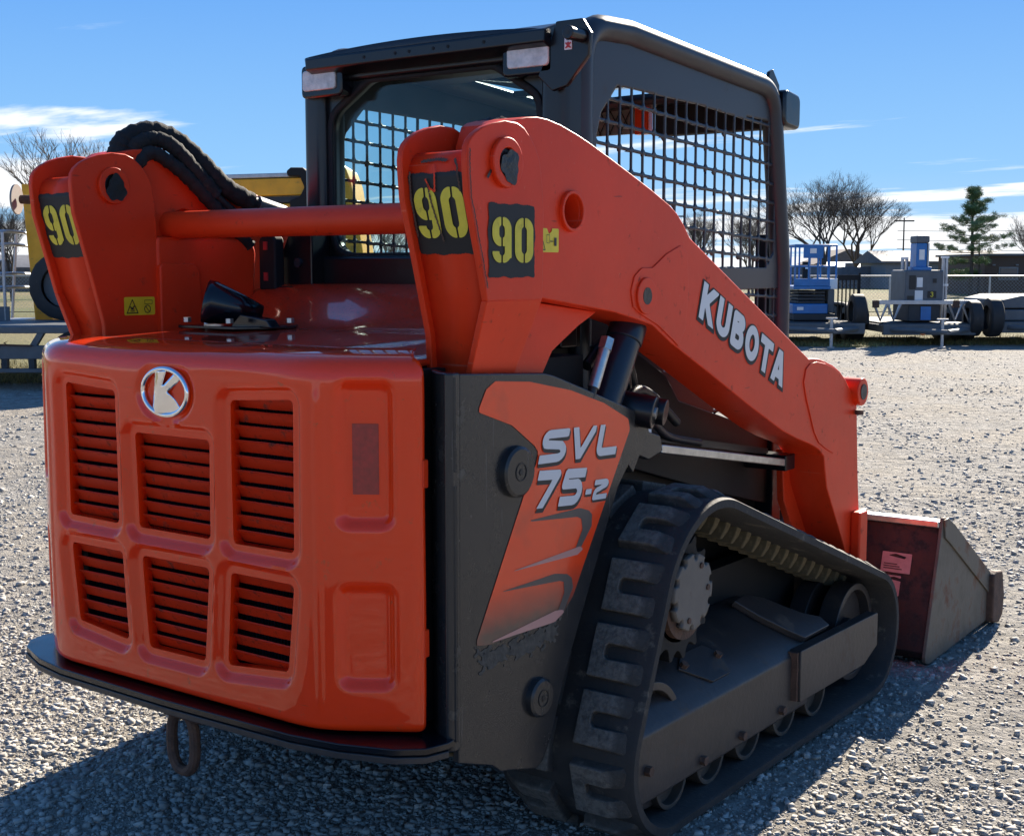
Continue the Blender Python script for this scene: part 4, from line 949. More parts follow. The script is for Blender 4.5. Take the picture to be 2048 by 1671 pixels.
def lug_mesh():
    # C-shaped block: along (u), across (v, open towards +v)
    b0 = [(-.060, -.062), (-.060, .048), (-.052, .058), (-.022, .058), (-.014, .050), (-.014, -.010), (-.008, -.018), (.008, -.018), (.014, -.010), (.014, .050), (.022, .058), (.052, .058), (.060, .048), (.060, -.062)]
    n_ = len(b0); vs_ = []
    cu, cv = 0, -.004
    for k, hgt in ((1.0, -.012), (1.0, .004), (.90, .026)):
        for u, v in b0:
            # shrink walls towards the top
            su = 1.14 * (u * (1 - (1 - k) * .6) if abs(u) > .03 else u * (1 + (1 - k) * 2.2))
            sv = .88 * v * (1 - (1 - k) * .5)
            if v > .03: sv = .88 * v + (.046 if hgt < 0 else .040 if hgt < .01 else -.004)      # sloping outer ends
            vs_.append((sv, su, hgt))
    fs_ = [tuple(range(2 * n_, 3 * n_))] + [(l * n_ + i, l * n_ + (i + 1) % n_, (l + 1) * n_ + (i + 1) % n_, (l + 1) * n_ + i) for l in range(2) for i in range(n_)]
    return vs_, fs_
def track(sg):
    prof = [(-.198, 0), (-.188, .004), (.188, .004), (.198, 0), (.198, -.020), (.190, -.024), (-.190, -.024), (-.198, -.020)]
    n_ = len(prof); m_ = len(BP); vs_ = []
    for i in range(m_):
        p, t, nn = bp(BL[i])
        for a, h_ in prof: vs_.append((sg * (XC + a), p[0] + nn[0] * (h_), p[1] + nn[1] * (h_)))
    fs_ = [(i * n_ + k, i * n_ + (k + 1) % n_, ((i + 1) % m_) * n_ + (k + 1) % n_, ((i + 1) % m_) * n_ + k) for i in range(m_) for k in range(n_)]
    belt = MB().add(vs_, fs_).build('rubber_track', 'rubber', LD, smooth=40)
    N = 26; pit = BTOT / N
    first = [None, None]
    for col, off_, face in ((0, 0.0, 1), (1, .5, -1)):
        for k in range(N):
            s = (k + off_ + .2) * pit; p, t, nn = bp(s)
            xx = sg * (XC + face * .086)
            ax = Vector((sg * face, 0, 0)); ay = Vector((0, t[0], t[1])); az = Vector((0, nn[0], nn[1]))
            curv = .0035 if (p[1] > .1 and (abs(p[0] - 1.2) < .3 and p[1] > .5 or p[0] > 2.35 or p[0] < .86)) else 0
            M = Matrix(((ax.x, ay.x, az.x, xx), (ax.y, ay.y, az.y, p[0] - nn[0] * curv), (ax.z, ay.z, az.z, p[1] - nn[1] * curv), (0, 0, 0, 1)))
            if LUG[0] is None:
                o = MB().add(*lug_mesh()).build('tread_lug', 'rubber_lug', belt, bevel=.003, smooth=40); o.matrix_basis = M; LUG[0] = o
            else: inst(LUG[0], 'tread_lug', belt, M)
    # inner drive lugs
    ND = 60; pit = BTOT / ND
    for k in range(ND):
        p, t, nn = bp(k * pit)
        ax = Vector((1, 0, 0)); ay = Vector((0, t[0], t[1])); az = Vector((0, nn[0], nn[1]))
        M = Matrix(((1, 0, 0, sg * XC), (0, ay.y, az.y, p[0]), (0, ay.z, az.z, p[1]), (0, 0, 0, 1)))
        if DLUG[0] is None:
            mb = MB()
            vs_ = [(a * f, b * g, h_) for h_, f, g in ((-.018, 1, 1), (-.045, .92, .80), (-.072, .70, .45)) for a, b in ((-.055, -.015), (.055, -.015), (.055, .015), (-.055, .015))]
            mb.add(vs_, [(i * 4 + j, i * 4 + (j + 1) % 4, i * 4 + 4 + (j + 1) % 4, i * 4 + 4 + j) for i in range(2) for j in range(4)] + [(8, 9, 10, 11)])
            o = mb.build('drive_lug', 'rubber_tan', belt, bevel=.004); o.matrix_basis = M; DLUG[0] = o
        else: inst(DLUG[0], 'drive_lug', belt, M)
    return belt
LUG = [None]; DLUG = [None]
track(1); track(-1)
def undercarriage(sg):
    S = lambda a, b: sorted((sg * a, sg * b))
    # main beam: upright outer face, sloping top
    sec = [(.812, .098), (.812, .270), (.80, .284), (.640, .395), (.56, .395), (.56, .10)]
    mb = MB(); ys = [.845, .872, 1.86]
    vs_ = [(sg * a, y_, b if not (y_ == .845 and b < .2) else b + .05) for y_ in ys for a, b in sec]; n_ = len(sec)
    mb.add(vs_, [tuple(range(n_)), tuple(range(2 * n_, 3 * n_))[::-1]] + [(i * n_ + k, i * n_ + (k + 1) % n_, (i + 1) * n_ + (k + 1) % n_, (i + 1) * n_ + k) for i in range(2) for k in range(n_)])
    f = mb.build('track_frame', 'under_steel', LD, bevel=.006)
    # idler yoke box at the front
    mb = MB(); mb.prism(rounded([(1.745, .135), (1.745, .290), (2.350, .280), (2.350, .170), (2.24, .130)], .006, 2), 0, sg * .800, sg * .838); y = mb.build('idler_yoke', 'under_steel', f, bevel=.003)
    MB().prism([(1.735, .14), (1.735, .285), (1.76, .285), (1.76, .14)], 0, sg * .77, sg * .83).build('yoke_end', 'rust', y)
    # curved brace plate lying on the sloping top, from the beam to the idler
    ob = [(1.70, .13), (1.78, .135), (1.85, .10), (1.90, .05), (1.955, .0), (2.02, -.035), (2.02, -.075), (1.84, -.075), (1.80, -.03), (1.74, .05)]
    nn = Vector((.111, 0, .16)).normalized(); tt = Vector((-.16, 0, .111)).normalized(); base = Vector((.735, 0, .330))
    vs_ = []
    for e_ in (.0, .022):
        for a, b in ob: q = base + nn * e_ + tt * b; vs_.append((sg * q.x, a, q.z))
    k_ = len(ob); MB().add(vs_, [tuple(range(k_))[::-1], tuple(range(k_, 2 * k_))] + [(i, (i + 1) % k_, k_ + (i + 1) % k_, k_ + i) for i in range(k_)]).build('yoke_brace', 'under_steel', f, bevel=.004)
    cvr = [(1.22, .02), (1.28, .055), (1.40, .055), (1.44, .0), (1.40, -.055), (1.30, -.055)]
    nn = Vector((.111, 0, .16)).normalized(); tt = Vector((-.16, 0, .111)).normalized(); base = Vector((.735, 0, .330))
    mb = MB(); vs_ = []
    for e_ in (0, .006):
        for a, b in cvr:
            q = base + nn * e_ + tt * b; vs_.append((sg * q.x, a, q.z))
    mb.add(vs_, [(0, 1, 2, 3, 4, 5)[::-1], (6, 7, 8, 9, 10, 11)] + [(i, (i + 1) % 6, 6 + (i + 1) % 6, 6 + i) for i in range(6)]); cp = mb.build('cover_plate', 'under_steel', f, bevel=.0015)
    for a, b in ((1.245, .02), (1.415, .005)):
        q = base + nn * .006 + tt * b; r_ = base + nn * .018 + tt * b
        MB().cyl((sg * q.x, a, q.z), (sg * r_.x, a, r_.z), .012, n=6).build('bolt', 'rust', cp)
    for y_, z_ in ((.905, .184), (1.188, .125), (1.413, .127), (1.668, .129)):
        MB().cyl((sg * .811, y_, z_), (sg * .827, y_, z_), .013, n=6).build('bolt', 'rust', f)
    for y_ in (1.06, 1.27, 1.49, 1.73, 1.95):
        mb = MB(); mb.ring((sg * .770, y_, .112), 0, .068, .080, -.030, .026, 40); mb.ring((sg * .765, y_, .112), 0, .016, .070, -.006, .006, 32); mb.ring((sg * .637, y_, .112), 0, .02, .080, -.022, .022, 28)
        mb.cyl((sg * .60, y_, .112), (sg * .785, y_, .112), .022, n=14); mb.build('road_roller', 'roller', LD, bevel=.002)
    for (yc, zc_, rr) in ((2.305, .215, .160), (.985, .215, .160)):
        mb = MB(); mb.ring((sg * .745, yc, zc_), 0, rr - .022, rr, -.035, .030, 48); mb.ring((sg * .735, yc, zc_), 0, .04, rr - .02, -.006, .006, 40); mb.ring((sg * .635, yc, zc_), 0, .04, rr, -.03, .03, 40)
        mb.cyl((sg * .58, yc, zc_), (sg * .76, yc, zc_), .042, n=24); mb.build('idler_wheel', 'under_steel', LD, bevel=.003)
    # drive sprocket with teeth and hub cap
    cy_, cz_ = 1.20, .545
    mb = MB(); nt_ = 15; pts = []
    for k in range(nt_ * 6):
        a = 2 * math.pi * k / (nt_ * 6); ph = k % 6; rr = (.142, .142, .150, .170, .170, .150)[ph]; pts.append((cy_ + rr * math.cos(a), cz_ + rr * math.sin(a)))
    mb.prism(pts, 0, sg * .735, sg * .70); mb.prism(pts, 0, sg * .665, sg * .63)
    mb.cyl((sg * .63, cy_, cz_), (sg * .735, cy_, cz_), .12, n=36)
    sp = mb.build('sprocket', 'black_matte', LD, bevel=.002)
    mb = MB(); mb.cyl((sg * .72, cy_, cz_), (sg * .755, cy_, cz_), .108, n=40); mb.build('sprocket_hub', 'rust', sp)
    hub = lambda y_, z_: np.maximum(np.hypot(y_ - cy_, z_ - cz_ - .02) - .101, -np.minimum.reduce([np.hypot(y_ - cy_ - .096 * math.cos(R(a + 12)), z_ - cz_ - .02 - .096 * math.sin(R(a + 12))) - .011 for a in range(0, 360, 36)]))
    cut('hub_cap', 'hub_grey', sp, hub, (cy_ - .12, cy_ + .12, cz_ - .10, cz_ + .14), .006, onX(sg * .775), solid=.02, off=-1 if sg > 0 else 1, flip=(sg < 0))
    for a in (60, 0, 250):
        MB().cyl((sg * .775, cy_ + .075 * math.cos(R(a)), cz_ + .02 + .075 * math.sin(R(a))), (sg * .779, cy_ + .075 * math.cos(R(a)), cz_ + .02 + .075 * math.sin(R(a))), .008, n=12).build('hub_plug', 'rust', sp)
    MB().box(*S(.50, .56), .90, 2.30, .12, .50).build('frame_web', 'black_matte', LD)
    mb = MB(); mb.prism([(.86, .30), (1.0, .70), (1.2, .80), (2.25, .55), (2.25, .30)], 0, sg * .452, sg * .449); mb.build('track_guard', 'black_matte', LD)
undercarriage(1); undercarriage(-1)

# ------------------------------------------------------------------ bucket
BW = .862
mb = MB(); bkprof = [(2.765, .030), (2.905, .490), (2.925, .490), (2.80, .06), (3.0, .012), (3.56, .004), (3.56, -.006), (2.95, -.004)]
# hollow shell: rear wall and floor
BK = MB().prism([(2.768, .045), (2.900, .478), (2.922, .478), (2.800, .075), (2.86, .030), (3.56, .016), (3.56, .0), (2.85, .004), (2.79, .015)], 0, -BW + .012, BW - .012).build('bucket', 'bucket_red', LD, bevel=.003)
tag(BK, 'rusty red bucket resting on the ground', None)
MB().box(-BW + .01, BW - .01, 2.880, 2.945, .478, .502).build('bucket_lip', 'bare_steel', BK, bevel=.005)
for sg in (1, -1):
    so_ = rounded([(2.760, .012), (2.755, .035), (2.880, .440), (2.895, .515), (2.935, .512), (3.02, .470), (3.48, .205), (3.50, .02), (2.80, .0)], [.01, .01, .02, .01, .02, .02, .02, .01, .02], 3)
    sd = MB().prism(so_, 0, sg * BW, sg * (BW - .012)).build('bucket_side', 'bucket_side', BK, bevel=.002)
    st_ = [(2.895, .508), (2.935, .510), (3.02, .470), (3.47, .212), (3.47, .125), (2.96, .415), (2.91, .44)]
    MB().prism(st_, 0, sg * (BW + .008), sg * BW).build('side_rib', 'bucket_side', sd, bevel=.003)
    ct = rounded([(3.455, .015), (3.45, .205), (3.49, .215), (3.565, .205), (3.60, .10), (3.585, .02), (3.54, -.004)], .015, 3)
    MB().prism(ct, 0, sg * (BW + .028), sg * (BW - .010)).build('side_cutter', 'rust', sd, bevel=.008)
for x_ in (.57, -.57, .28, -.28):
    MB().prism([(2.70, .12), (2.72, .30), (2.858, .52), (2.90, .52), (2.88, .44), (2.768, .10)], 0, x_ - .008, x_ + .008).build('hitch_plate', 'under_steel', BK, bevel=.003)
MB().box(-.56, .56, 2.70, 2.76, .26, .34).build('quick_hitch', 'black_matte', BK, bevel=.01)
def on_back(x, z): return np.stack([x, 2.768 + (z - .045) * .305 - .004, z], 1)
for x0, x1, z0, z1 in ((.655, .765, .305, .375), (.66, .735, .225, .295)):
    s_ = cut('bucket_sticker', 'sticker_pink', BK, lambda a, b: np.maximum(sd_box(a, b, x0, x1, z0, z1, .003), -sd_poly(a, b, [(x0 + .02, z1 - .012), (x0 + .05, z1 - .004), (x0 + .09, z1 - .012), (x0 + .085, z1 - .02), (x0 + .05, z1 - .016)])), (x0 - .005, x1 + .005, z0 - .005, z1 + .005), .004, on_back)
    for k in range(3):
        cut('sticker_print', 'bucket_red', s_, lambda a, b: sd_box(a, b, x0 + .01, x1 - .03 - .01 * k, z0 + .012 + k * .008, z0 + .015 + k * .008), (x0, x1, z0, z0 + .04), .002, lambda a, b: on_back(a, b) - np.array([0, .0015, 0]))

# ------------------------------------------------------------------ the yard behind (axes of the fence line)
YA = R(36.3); FW = Vector((-math.sin(YA), math.cos(YA), 0)); RT = Vector((math.cos(YA), math.sin(YA), 0)); YO = Vector((2.411, -1.828, 0))
def yard(d, s, z=0.0): return YO + FW * d + RT * s + Vector((0, 0, z))
def ything(name, label, cat, d, s, z=0.0, turn=0.0, group=None):
    return thing(name, label, cat, yard(d, s, z), YA + turn, group, local=True)
mat('lift_blue', (0.012, 0.15, 0.42), 0.4, var=0.15, vscale=6)
mat('grey_paint', (0.105, 0.115, 0.125), 0.6, var=0.15, vscale=5, dirt=(0.08, 0.07, 0.06), dirt_amt=0.1)
mat('grey_dark', (0.035, 0.038, 0.042), 0.7, var=0.2, vscale=5)
mat('lift_yellow', (0.80, 0.36, 0.008), 0.4, var=0.12, vscale=5, dirt=(0.30, 0.18, 0.05), dirt_amt=0.12)
mat('white_paint', (0.78, 0.78, 0.77), 0.5, var=0.05)
mat('brick', (0.105, 0.070, 0.055), 0.85, var=0.2, vscale=20)
mat('roof_grey', (0.13, 0.135, 0.15), 0.8, var=0.2, vscale=3)
mat('roof_brown', (0.15, 0.115, 0.10), 0.8, var=0.2, vscale=3)
mat('siding', (0.22, 0.225, 0.24), 0.7, var=0.1)
mat('wood_fence', (0.16, 0.165, 0.185), 0.85, var=0.25, vscale=2)
mat('bark', (0.085, 0.068, 0.058), 0.9, var=0.3, vscale=6)
mat('needles', (0.13, 0.19, 0.055), 0.5, island=0.5)
mat('window_dark', (0.06, 0.07, 0.09), 0.15)

def wheel(parent, x, y, z, r, wd, spare=False):
    mb = MB(); prof = [(-.5, .62), (-.5, .90), (-.40, .985), (0, 1.0), (.40, .985), (.5, .90), (.5, .62)]
    n_ = 28; vs_ = []
    for a in range(n_):
        t = 2 * math.pi * a / n_
        for u, q in prof:
            rr = r * q * (1.012 if (a % 2 and q > .95) else 1)
            vs_.append((x + u * wd, y + rr * math.cos(t), z + rr * math.sin(t)))
    k = len(prof); mb.add(vs_, [(a * k + j, a * k + j + 1, ((a + 1) % n_) * k + j + 1, ((a + 1) % n_) * k + j) for a in range(n_) for j in range(k - 1)])
    w_ = mb.build('wheel', 'tyre', parent, smooth=40)
    mb = MB(); mb.ring((x, y, z), 0, r * .12, r * .63, -wd * .12, wd * .12, 24); mb.cyl((x - wd * .2, y, z), (x + wd * .2, y, z), r * .16, n=14); mb.build('rim', 'grey_paint', w_)
    return w_
def trailer(name, label, d, s, w_, deck_z, wheels=(True, True), fender_m='grey_dark', rails=True, turn=0.0):
    t = ything(name, label, 'trailer', d, s, turn=turn, group='equipment trailers parked along the fence')
    h = w_ / 2
    for x in (-h + .28, h - .28): MB().box(x - .04, x + .04, -.2, 3.2, deck_z - .16, deck_z - .02).build('side_rail', 'grey_paint', t, bevel=.01)
    MB().box(-h + .22, h - .22, -.30, -.18, deck_z - .20, deck_z).build('front_rail', 'grey_paint', t, bevel=.01)
    MB().box(-h + .30, h - .30, -.15, 3.2, deck_z - .03, deck_z + .015).build('deck', 'grey_dark', t)
    for sg, on in ((-1, wheels[0]), (1, wheels[1])):
        if not on: continue
        for yy in (1.3, 2.1): wheel(t, sg * (h - .12), yy, .345, .345, .22)
        f = MB(); pts = [(.82, .36), (.86, .56), (.98, .70), (1.2, .76), (2.2, .76), (2.42, .70), (2.54, .56), (2.58, .36), (2.52, .36), (2.48, .54), (2.38, .66), (2.18, .71), (1.22, .71), (1.0, .66), (.92, .54), (.88, .36)]
        f.prism(pts, 0, sg * (h - .26), sg * (h + .02)); f.build('fender', fender_m, t, bevel=.01)
    # A-frame tongue with jack
    for sg in (-1, 1): MB().tube([(sg * (h - .32), -.2, deck_z - .1), (0, -1.35, deck_z - .1)], .045, 8).build('tongue_bar', 'grey_paint', t)
    mb = MB(); mb.cyl((.04, -.9, .02), (.04, -.9, deck_z + .10), .03, n=12); j = mb.build('jack', 'galv', t)
    MB().cyl((.04, -.9, .0), (.04, -.9, .02), .07, n=12).build('jack_foot', 'galv', j)
    MB().box(-.06, .14, -.93, -.87, deck_z + .10, deck_z + .125).build('jack_handle', 'galv', j)
    return t
# --- scissor lift trailer
t = trailer('equipment_trailer', 'grey trailer carrying the blue scissor lift', 25.0, 5.72, 2.05, .42)
for k in range(6): MB().box(.50 + k * .075, .522 + k * .075, .60, .63, .42, 1.20).build('ramp_bar', 'black_matte', t)
MB().box(.49, .92, .595, .635, 1.20, 1.30).build('ramp_top', 'black_matte', t)
MB().box(.895, .93, .595, .64, .40, 1.34).build('ramp_post', 'black_matte', t)
wheel(t, .73, .0, .62, .33, .24)
sl_ = ything('scissor_lift', 'blue scissor lift with raised railings on the grey trailer', 'scissor lift', 25.2, 5.70, .435)
MB().box(-.40, .40, .0, 1.6, .02, .14).build('chassis', 'grey_dark', sl_, bevel=.01)
MB().box(-.42, .24, -.02, 1.6, .14, .33).build('base', 'lift_blue', sl_, bevel=.02)
for k in range(4):
    MB().box(-.31, .20, .05, 1.5, .335 + k * .062, .380 + k * .062).build('scissor_arm', 'grey_dark', sl_, bevel=.008)
for x in (.26,): MB().box(x, x + .13, .1, 1.2, .15, .60).build('side_box', 'grey_paint', sl_, bevel=.02)
MB().box(-.42, .28, -.05, 1.65, .60, .66).build('platform', 'lift_blue', sl_, bevel=.01)
MB().box(-.40, .26, -.06, -.03, .66, .80).build('toe_board', 'lift_blue', sl_, bevel=.01)
MB().box(.28, .44, .1, 1.5, .60, .80).build('extension', 'white_paint', sl_, bevel=.01)
for x in (-.40, -.14, .03, .24):
    for yy in (-.045, 1.6): MB().cyl((x, yy, .66), (x, yy, 1.42), .018, n=8).build('railing_post', 'lift_blue', sl_)
for x in (.42,):
    for yy in (.15, .8, 1.45): MB().cyl((x, yy, .66), (x, yy, 1.42), .018, n=8).build('railing_post', 'lift_blue', sl_)
for z in (1.03, 1.42):
    MB().tube([(-.40, -.045, z), (.26, -.045, z), (.42, .15, z), (.42, 1.45, z), (.26, 1.6, z), (-.40, 1.6, z)], .018, 8, closed=True).build('railing', 'lift_blue', sl_)
MB().box(-.25, .12, -.07, -.05, 1.18, 1.42).build('sign_panel', 'lift_blue', sl_)
MB().box(-.13, -.01, -.078, -.072, 1.27, 1.36).build('sign', 'sticker_white', sl_)
MB().box(-.13, .01, .5, .6, .66, 1.12).build('control_box', 'black_matte', sl_, bevel=.01)
MB().box(-.09, -.02, .49, .497, .98, 1.05).build('sign', 'sticker_white', sl_)
MB().box(-.34, -.22, -.028, -.022, .21, .27).build('sign', 'sticker_white', sl_)
# --- towable boom trailer with the number plate
t = trailer('equipment_trailer', 'grey trailer under the grey and blue towable lift numbered 3', 25.0, 7.72, 2.15, .40)
wheel(t, .86, -.1, .50, .33, .22)
MB().cyl((-.22, -.62, .26), (-.22, -.60, .26), .055, n=18).build('reflector', 'lamp_amber', t)
tl = ything('towable_lift', 'grey box-bodied towable lift with blue mast and a yellow number 3', 'boom lift', 25.1, 7.72, .415)
MB().box(-.36, .36, .0, 1.0, .34, .98).build('cabinet', 'grey_paint', tl, bevel=.04)
MB().box(-.30, .30, -.03, 1.0, .02, .34).build('undercarriage', 'grey_dark', tl, bevel=.02)
MB().box(-.07, .12, -.05, -.03, .05, .30).build('hose_tray', 'lift_blue', tl)
for p in ((-.95, -.70), (-.70, -.45), (.45, .70), (.70, .95)):
    MB().tube([(p[0], -.05, .36), (sum(p) / 2, -.05, .04), (p[1], -.05, .36)], .03, 6).build('outrigger_brace', 'galv', tl)
MB().box(-.98, .98, -.08, -.02, .34, .42).build('outrigger_beam', 'galv', tl, bevel=.008)
for x in (-.98, .52): MB().box(x, x + .12, -.10, -.03, .28, .42).build('outrigger_tip', 'rust', tl, bevel=.01)
MB().box(-.14, .06, .1, .5, .98, 1.48).build('mast', 'lift_blue', tl, bevel=.015)
MB().box(-.15, .10, .08, .52, 1.48, 1.62).build('mast_head', 'grey_paint', tl, bevel=.03)
MB().box(.07, .10, .1, .5, .98, 1.48).build('mast_side', 'galv', tl)
MB().box(-.20, .14, .05, .55, .97, 1.04).build('mast_foot', 'lift_blue', tl, bevel=.01)
MB().box(-.09, .01, .090, .097, 1.17, 1.36).build('sign', 'sticker_white', tl)
for x in (-.34, -.26): MB().cyl((x, .3, .98), (x, .3, 1.20), .03, n=8).build('stand_post', 'galv', tl)
MB().box(-.36, -.24, .26, .34, 1.18, 1.22).build('stand_cap', 'white_paint', tl)
for x in (.40, .46): MB().cyl((x, .2, .0), (x, .2, 1.22), .03, n=8).build('ladder_rail', 'galv', tl)
for z in (.35, .70, 1.22): MB().box(.36, .50, .17, .23, z - .02, z + .02).build('ladder_rung', 'white_paint', tl)
MB().box(-.29, -.17, -.012, -.004, .62, .88).build('sign', 'ink', tl)
MB().box(-.15, -.04, -.012, -.004, .66, .84).build('sign', 'sticker_white', tl)
MB().box(-.18, -.03, -.012, -.004, .40, .60).build('sign', 'sticker_white', tl)
MB().box(.15, .22, -.012, -.004, .74, .82).build('sign', 'ink', tl)
MB().box(-.32, -.20, -.012, -.004, .39, .50).build('sign', 'ink', tl)
npl = MB().box(.06, .22, -.014, -.004, .46, .59).build('number_plate', 'ink', tl)
cut('numeral', 'yellow_paint', npl, lambda a, b: sd_stroke(a, b, arc(.135, .549, .020, .018, 150, -80, 8) + arc(.135, .507, .022, .022, 80, -150, 8), .008), (.10, .18, .47, .58), .004, onY(-.020), flip=True)
# --- third trailer, cut by the frame
t = trailer('equipment_trailer', 'grey trailer at the right edge with a spare wheel upright', 25.0, 9.86, 2.1, .44)
wheel(t, -.92, -.1, .52, .36, .24)
MB().box(-.72, .9, -.1, 2.6, .46, .66).build('machine_deck', 'grey_paint', t, bevel=.02)
MB().prism([(-.70, .68), (-.70, .84), (-.36, .92), (.9, .92), (.9, .68)], 1, .0, 2.2).build('machine_body', 'grey_paint', t, bevel=.03)
# --- chain link fence
fe = ything('chain_link_fence', 'galvanised chain link fence across the grass behind the trailers', 'fence', 41, 8)
for k in range(16): MB().cyl((-30 + k * 3.05, 0, 0), (-30 + k * 3.05, 0, 1.22), .03, n=8).build('fence_post', 'galv', fe)
MB().cyl((-30, 0, 1.21), (16, 0, 1.21), .024, n=8).build('top_rail', 'galv', fe)
MB().cyl((-30, 0, .12), (16, 0, .12), .012, n=6).build('bottom_wire', 'black_matte', fe)
vs_ = []; fs_ = []
for k in range(420):
    for sg in (1, -1):
        x0 = -30 + k * .11; x1 = x0 + sg * 1.15
        b = len(vs_); vs_ += [(x0, 0, .05), (x0 + .006, 0, .05), (x1 + .006, 0.002, 1.20), (x1, .002, 1.20)]; fs_.append((b, b + 1, b + 2, b + 3))
o = np_mesh('chain_mesh', vs_, fs_); o = finish(o, 'chain_mesh', 'galv', fe, recalc=False); o['kind'] = 'stuff'
# --- grey board fence and houses far behind
bf = ything('board_fence', 'long grey board fence in front of the far houses', 'fence', 100, 22)
for k in range(44): MB().box(-11 + k * .5, -11 + k * .5 + .49, 0, .04, 0, 1.62 + .03 * math.sin(k * 2.1)).build('fence_board', 'wood_fence', bf)
def house(d, s, w_, dep, h, rh, wall, roof, label, turn=0.0, axis=0, bright=None):
    t = ything('house', label, 'house', d, s, turn=turn)
    o = MB().box(-w_ / 2, w_ / 2, 0, dep, 0, h).build('wall', wall, t)
    if axis == 0: MB().prism([(-.4, h), (dep / 2, h + rh), (dep + .4, h), (dep + .4, h - .12), (-.4, h - .12)], 0, -w_ / 2 - .4, w_ / 2 + .4).build('roof', roof, t)
    else: MB().prism([(-w_ / 2 - .4, h - .1), (0, h + rh), (w_ / 2 + .4, h - .1)], 1, -.4, dep + .4).build('roof', roof, t)
    n_ = max(1, int(w_ / 3.2))
    for k in range(n_):
        x = -w_ / 2 + w_ * (k + .5) / n_
        f = MB().box(x - .55, x + .55, -.06, .02, 1.0, 2.1).build('window', 'white_paint', t); MB().box(x - .48, x + .48, -.09, -.055, 1.07, 2.03).build('pane', 'window_dark', f)
    return t
house(150, 37.5, 7, 9, 2.1, 1.6, 'roof_brown', 'roof_brown', 'brown gabled house behind the board fence', axis=1)
house(148, 43.5, 8, 8, 1.9, 1.2, 'siding', 'roof_grey', 'pale house with dark grey roof right of the gabled house')
house(135, 34.0, 4.2, 4, 1.45, .75, 'siding', 'white_paint', 'low shed with bright sunlit roof, left of the two sheds')
house(135, 39.6, 5.4, 4, 1.35, .65, 'siding', 'white_paint', 'low shed with bright sunlit roof, right of the two sheds')
house(96, 31.2, 9, 7, 2.0, .8, 'siding', 'roof_grey', 'grey house partly hidden behind the pine tree')
bl = ything('brick_building', 'dark brown brick building with flat roof behind the pine', 'building', 73, 28.2)
MB().box(-2.5, 9, 0, 8, 0, 2.15).build('wall', 'brick', bl)
MB().box(-2.7, 9, -.2, 8, 2.15, 2.27).build('roof', 'roof_grey', bl)
f = MB().box(-1.75, -.70, -.05, .02, .85, 1.55).build('window', 'siding', bl); MB().box(-1.68, -.77, -.08, -.04, .92, 1.48).build('pane', 'window_dark', f)
for x in (-2.1, -.85): MB().box(x, x + .14, -.10, 0, 1.62, 1.70).build('wall_lamp', 'siding', bl)
house(92, -34.8, 6.0, 6, 1.5, .95, 'roof_brown', 'roof_grey', 'small dark roofed house far off beyond the yellow boom')
lw = ything('brown_wall', 'low brown wall in front of the small house on the left', 'wall', 85, -31)
MB().box(-5, 5, 0, .3, 0, 1.55).build('wall_panel', 'roof_brown', lw)
# --- utility poles and wires
for d, s, h in ((120, 34.9, 6.0), (125, 15.2, 6.6), (118, 41.5, 3.2)):
    p = ything('utility_pole', {34.9: 'slim light pole with crossarm right of the big bare tree', 15.2: 'pole with crossarm seen through the cab mesh', 41.5: 'short pole beside the blue mast'}[s], 'pole', d, s)
    MB().cyl((0, 0, 0), (0, 0, h), .09, .06, n=8).build('pole', 'bark', p)
    if h > 4: MB().box(-.9, .9, -.06, .06, h - .35, h - .22).build('crossarm', 'bark', p)
def wire(i, d, z0, z1, s0, s1, label):
    q = [yard(d, s0 + (s1 - s0) * t / 12, z0 + (z1 - z0) * t / 12 - .35 * math.sin(math.pi * t / 12)) for t in range(13)]
    tag(MB().tube(q, .022, 4).build('power_line', 'black_matte'), label, 'power line', 'power lines over the houses')
for i, (z0, z1) in enumerate(((4.9, 5.7), (4.1, 4.6), (3.3, 3.6))): wire(i, 122, z0, z1, 34.9, 60, ('highest', 'middle', 'lowest')[i] + ' of three power lines right of the pole')

# ------------------------------------------------------------------ yellow boom lift and its trailer, left
bt = ything('flatbed_trailer', 'grey flatbed trailer with black fender beyond the left corner of the loader', 'trailer', 15.6, -5.5)
for z0, z1, m_ in ((.36, .52, 'grey_paint'), (.20, .25, 'grey_paint')): MB().box(-2.2, .55, 0, .08, z0, z1).build('side_rail', m_, bt, bevel=.01)
MB().box(-2.2, 4.5, .0, 2.2, .66, .74).build('deck', 'grey_paint', bt, bevel=.01)
for x in (-1.9, -1.2, -.48, -.16): MB().box(x, x + .07, .0, .08, .25, .36).build('rail_block', 'grey_dark', bt)
MB().prism([(-.14, .52), (-.05, .66), (.03, .66), (-.06, .52)], 1, .0, .08).build('strut', 'grey_paint', bt)
for x in (-.95, 1.6): MB().cyl((x, .3, 0), (x, .3, .66), .035, n=8).build('stabiliser', 'rust', bt)
MB().tube([(-1.6, -.02, .70), (-1.0, -.03, .66), (-.5, -.03, .53), (-.1, -.03, .52)], .012, 6).build('tie_chain', 'rust', bt)
MB().tube([(-.42, -.04, .55), (-.36, -.04, .585), (-.30, -.04, .55), (-.36, -.04, .52)], .012, 6, closed=True).build('chain_shackle', 'rust', bt)
pts = [(.0 + .52 + .48 * math.cos(R(a)), .24 + .48 * math.sin(R(a))) for a in range(185, -6, -10)] + [(.52 + .43 * math.cos(R(a)), .24 + .43 * math.sin(R(a))) for a in range(-5, 186, 10)]
MB().prism(pts, 1, -.12, .25).build('fender', 'black_matte', bt, bevel=.008)
def wheel_y(parent, x, y, z, r, wd):
    o = wheel(parent, 0, 0, 0, r, wd); o.matrix_basis = Matrix.Translation((x, y, z)) @ Matrix.Rotation(math.pi / 2, 4, 'Z'); return o
wheel_y(bt, .52, .06, .36, .36, .22)
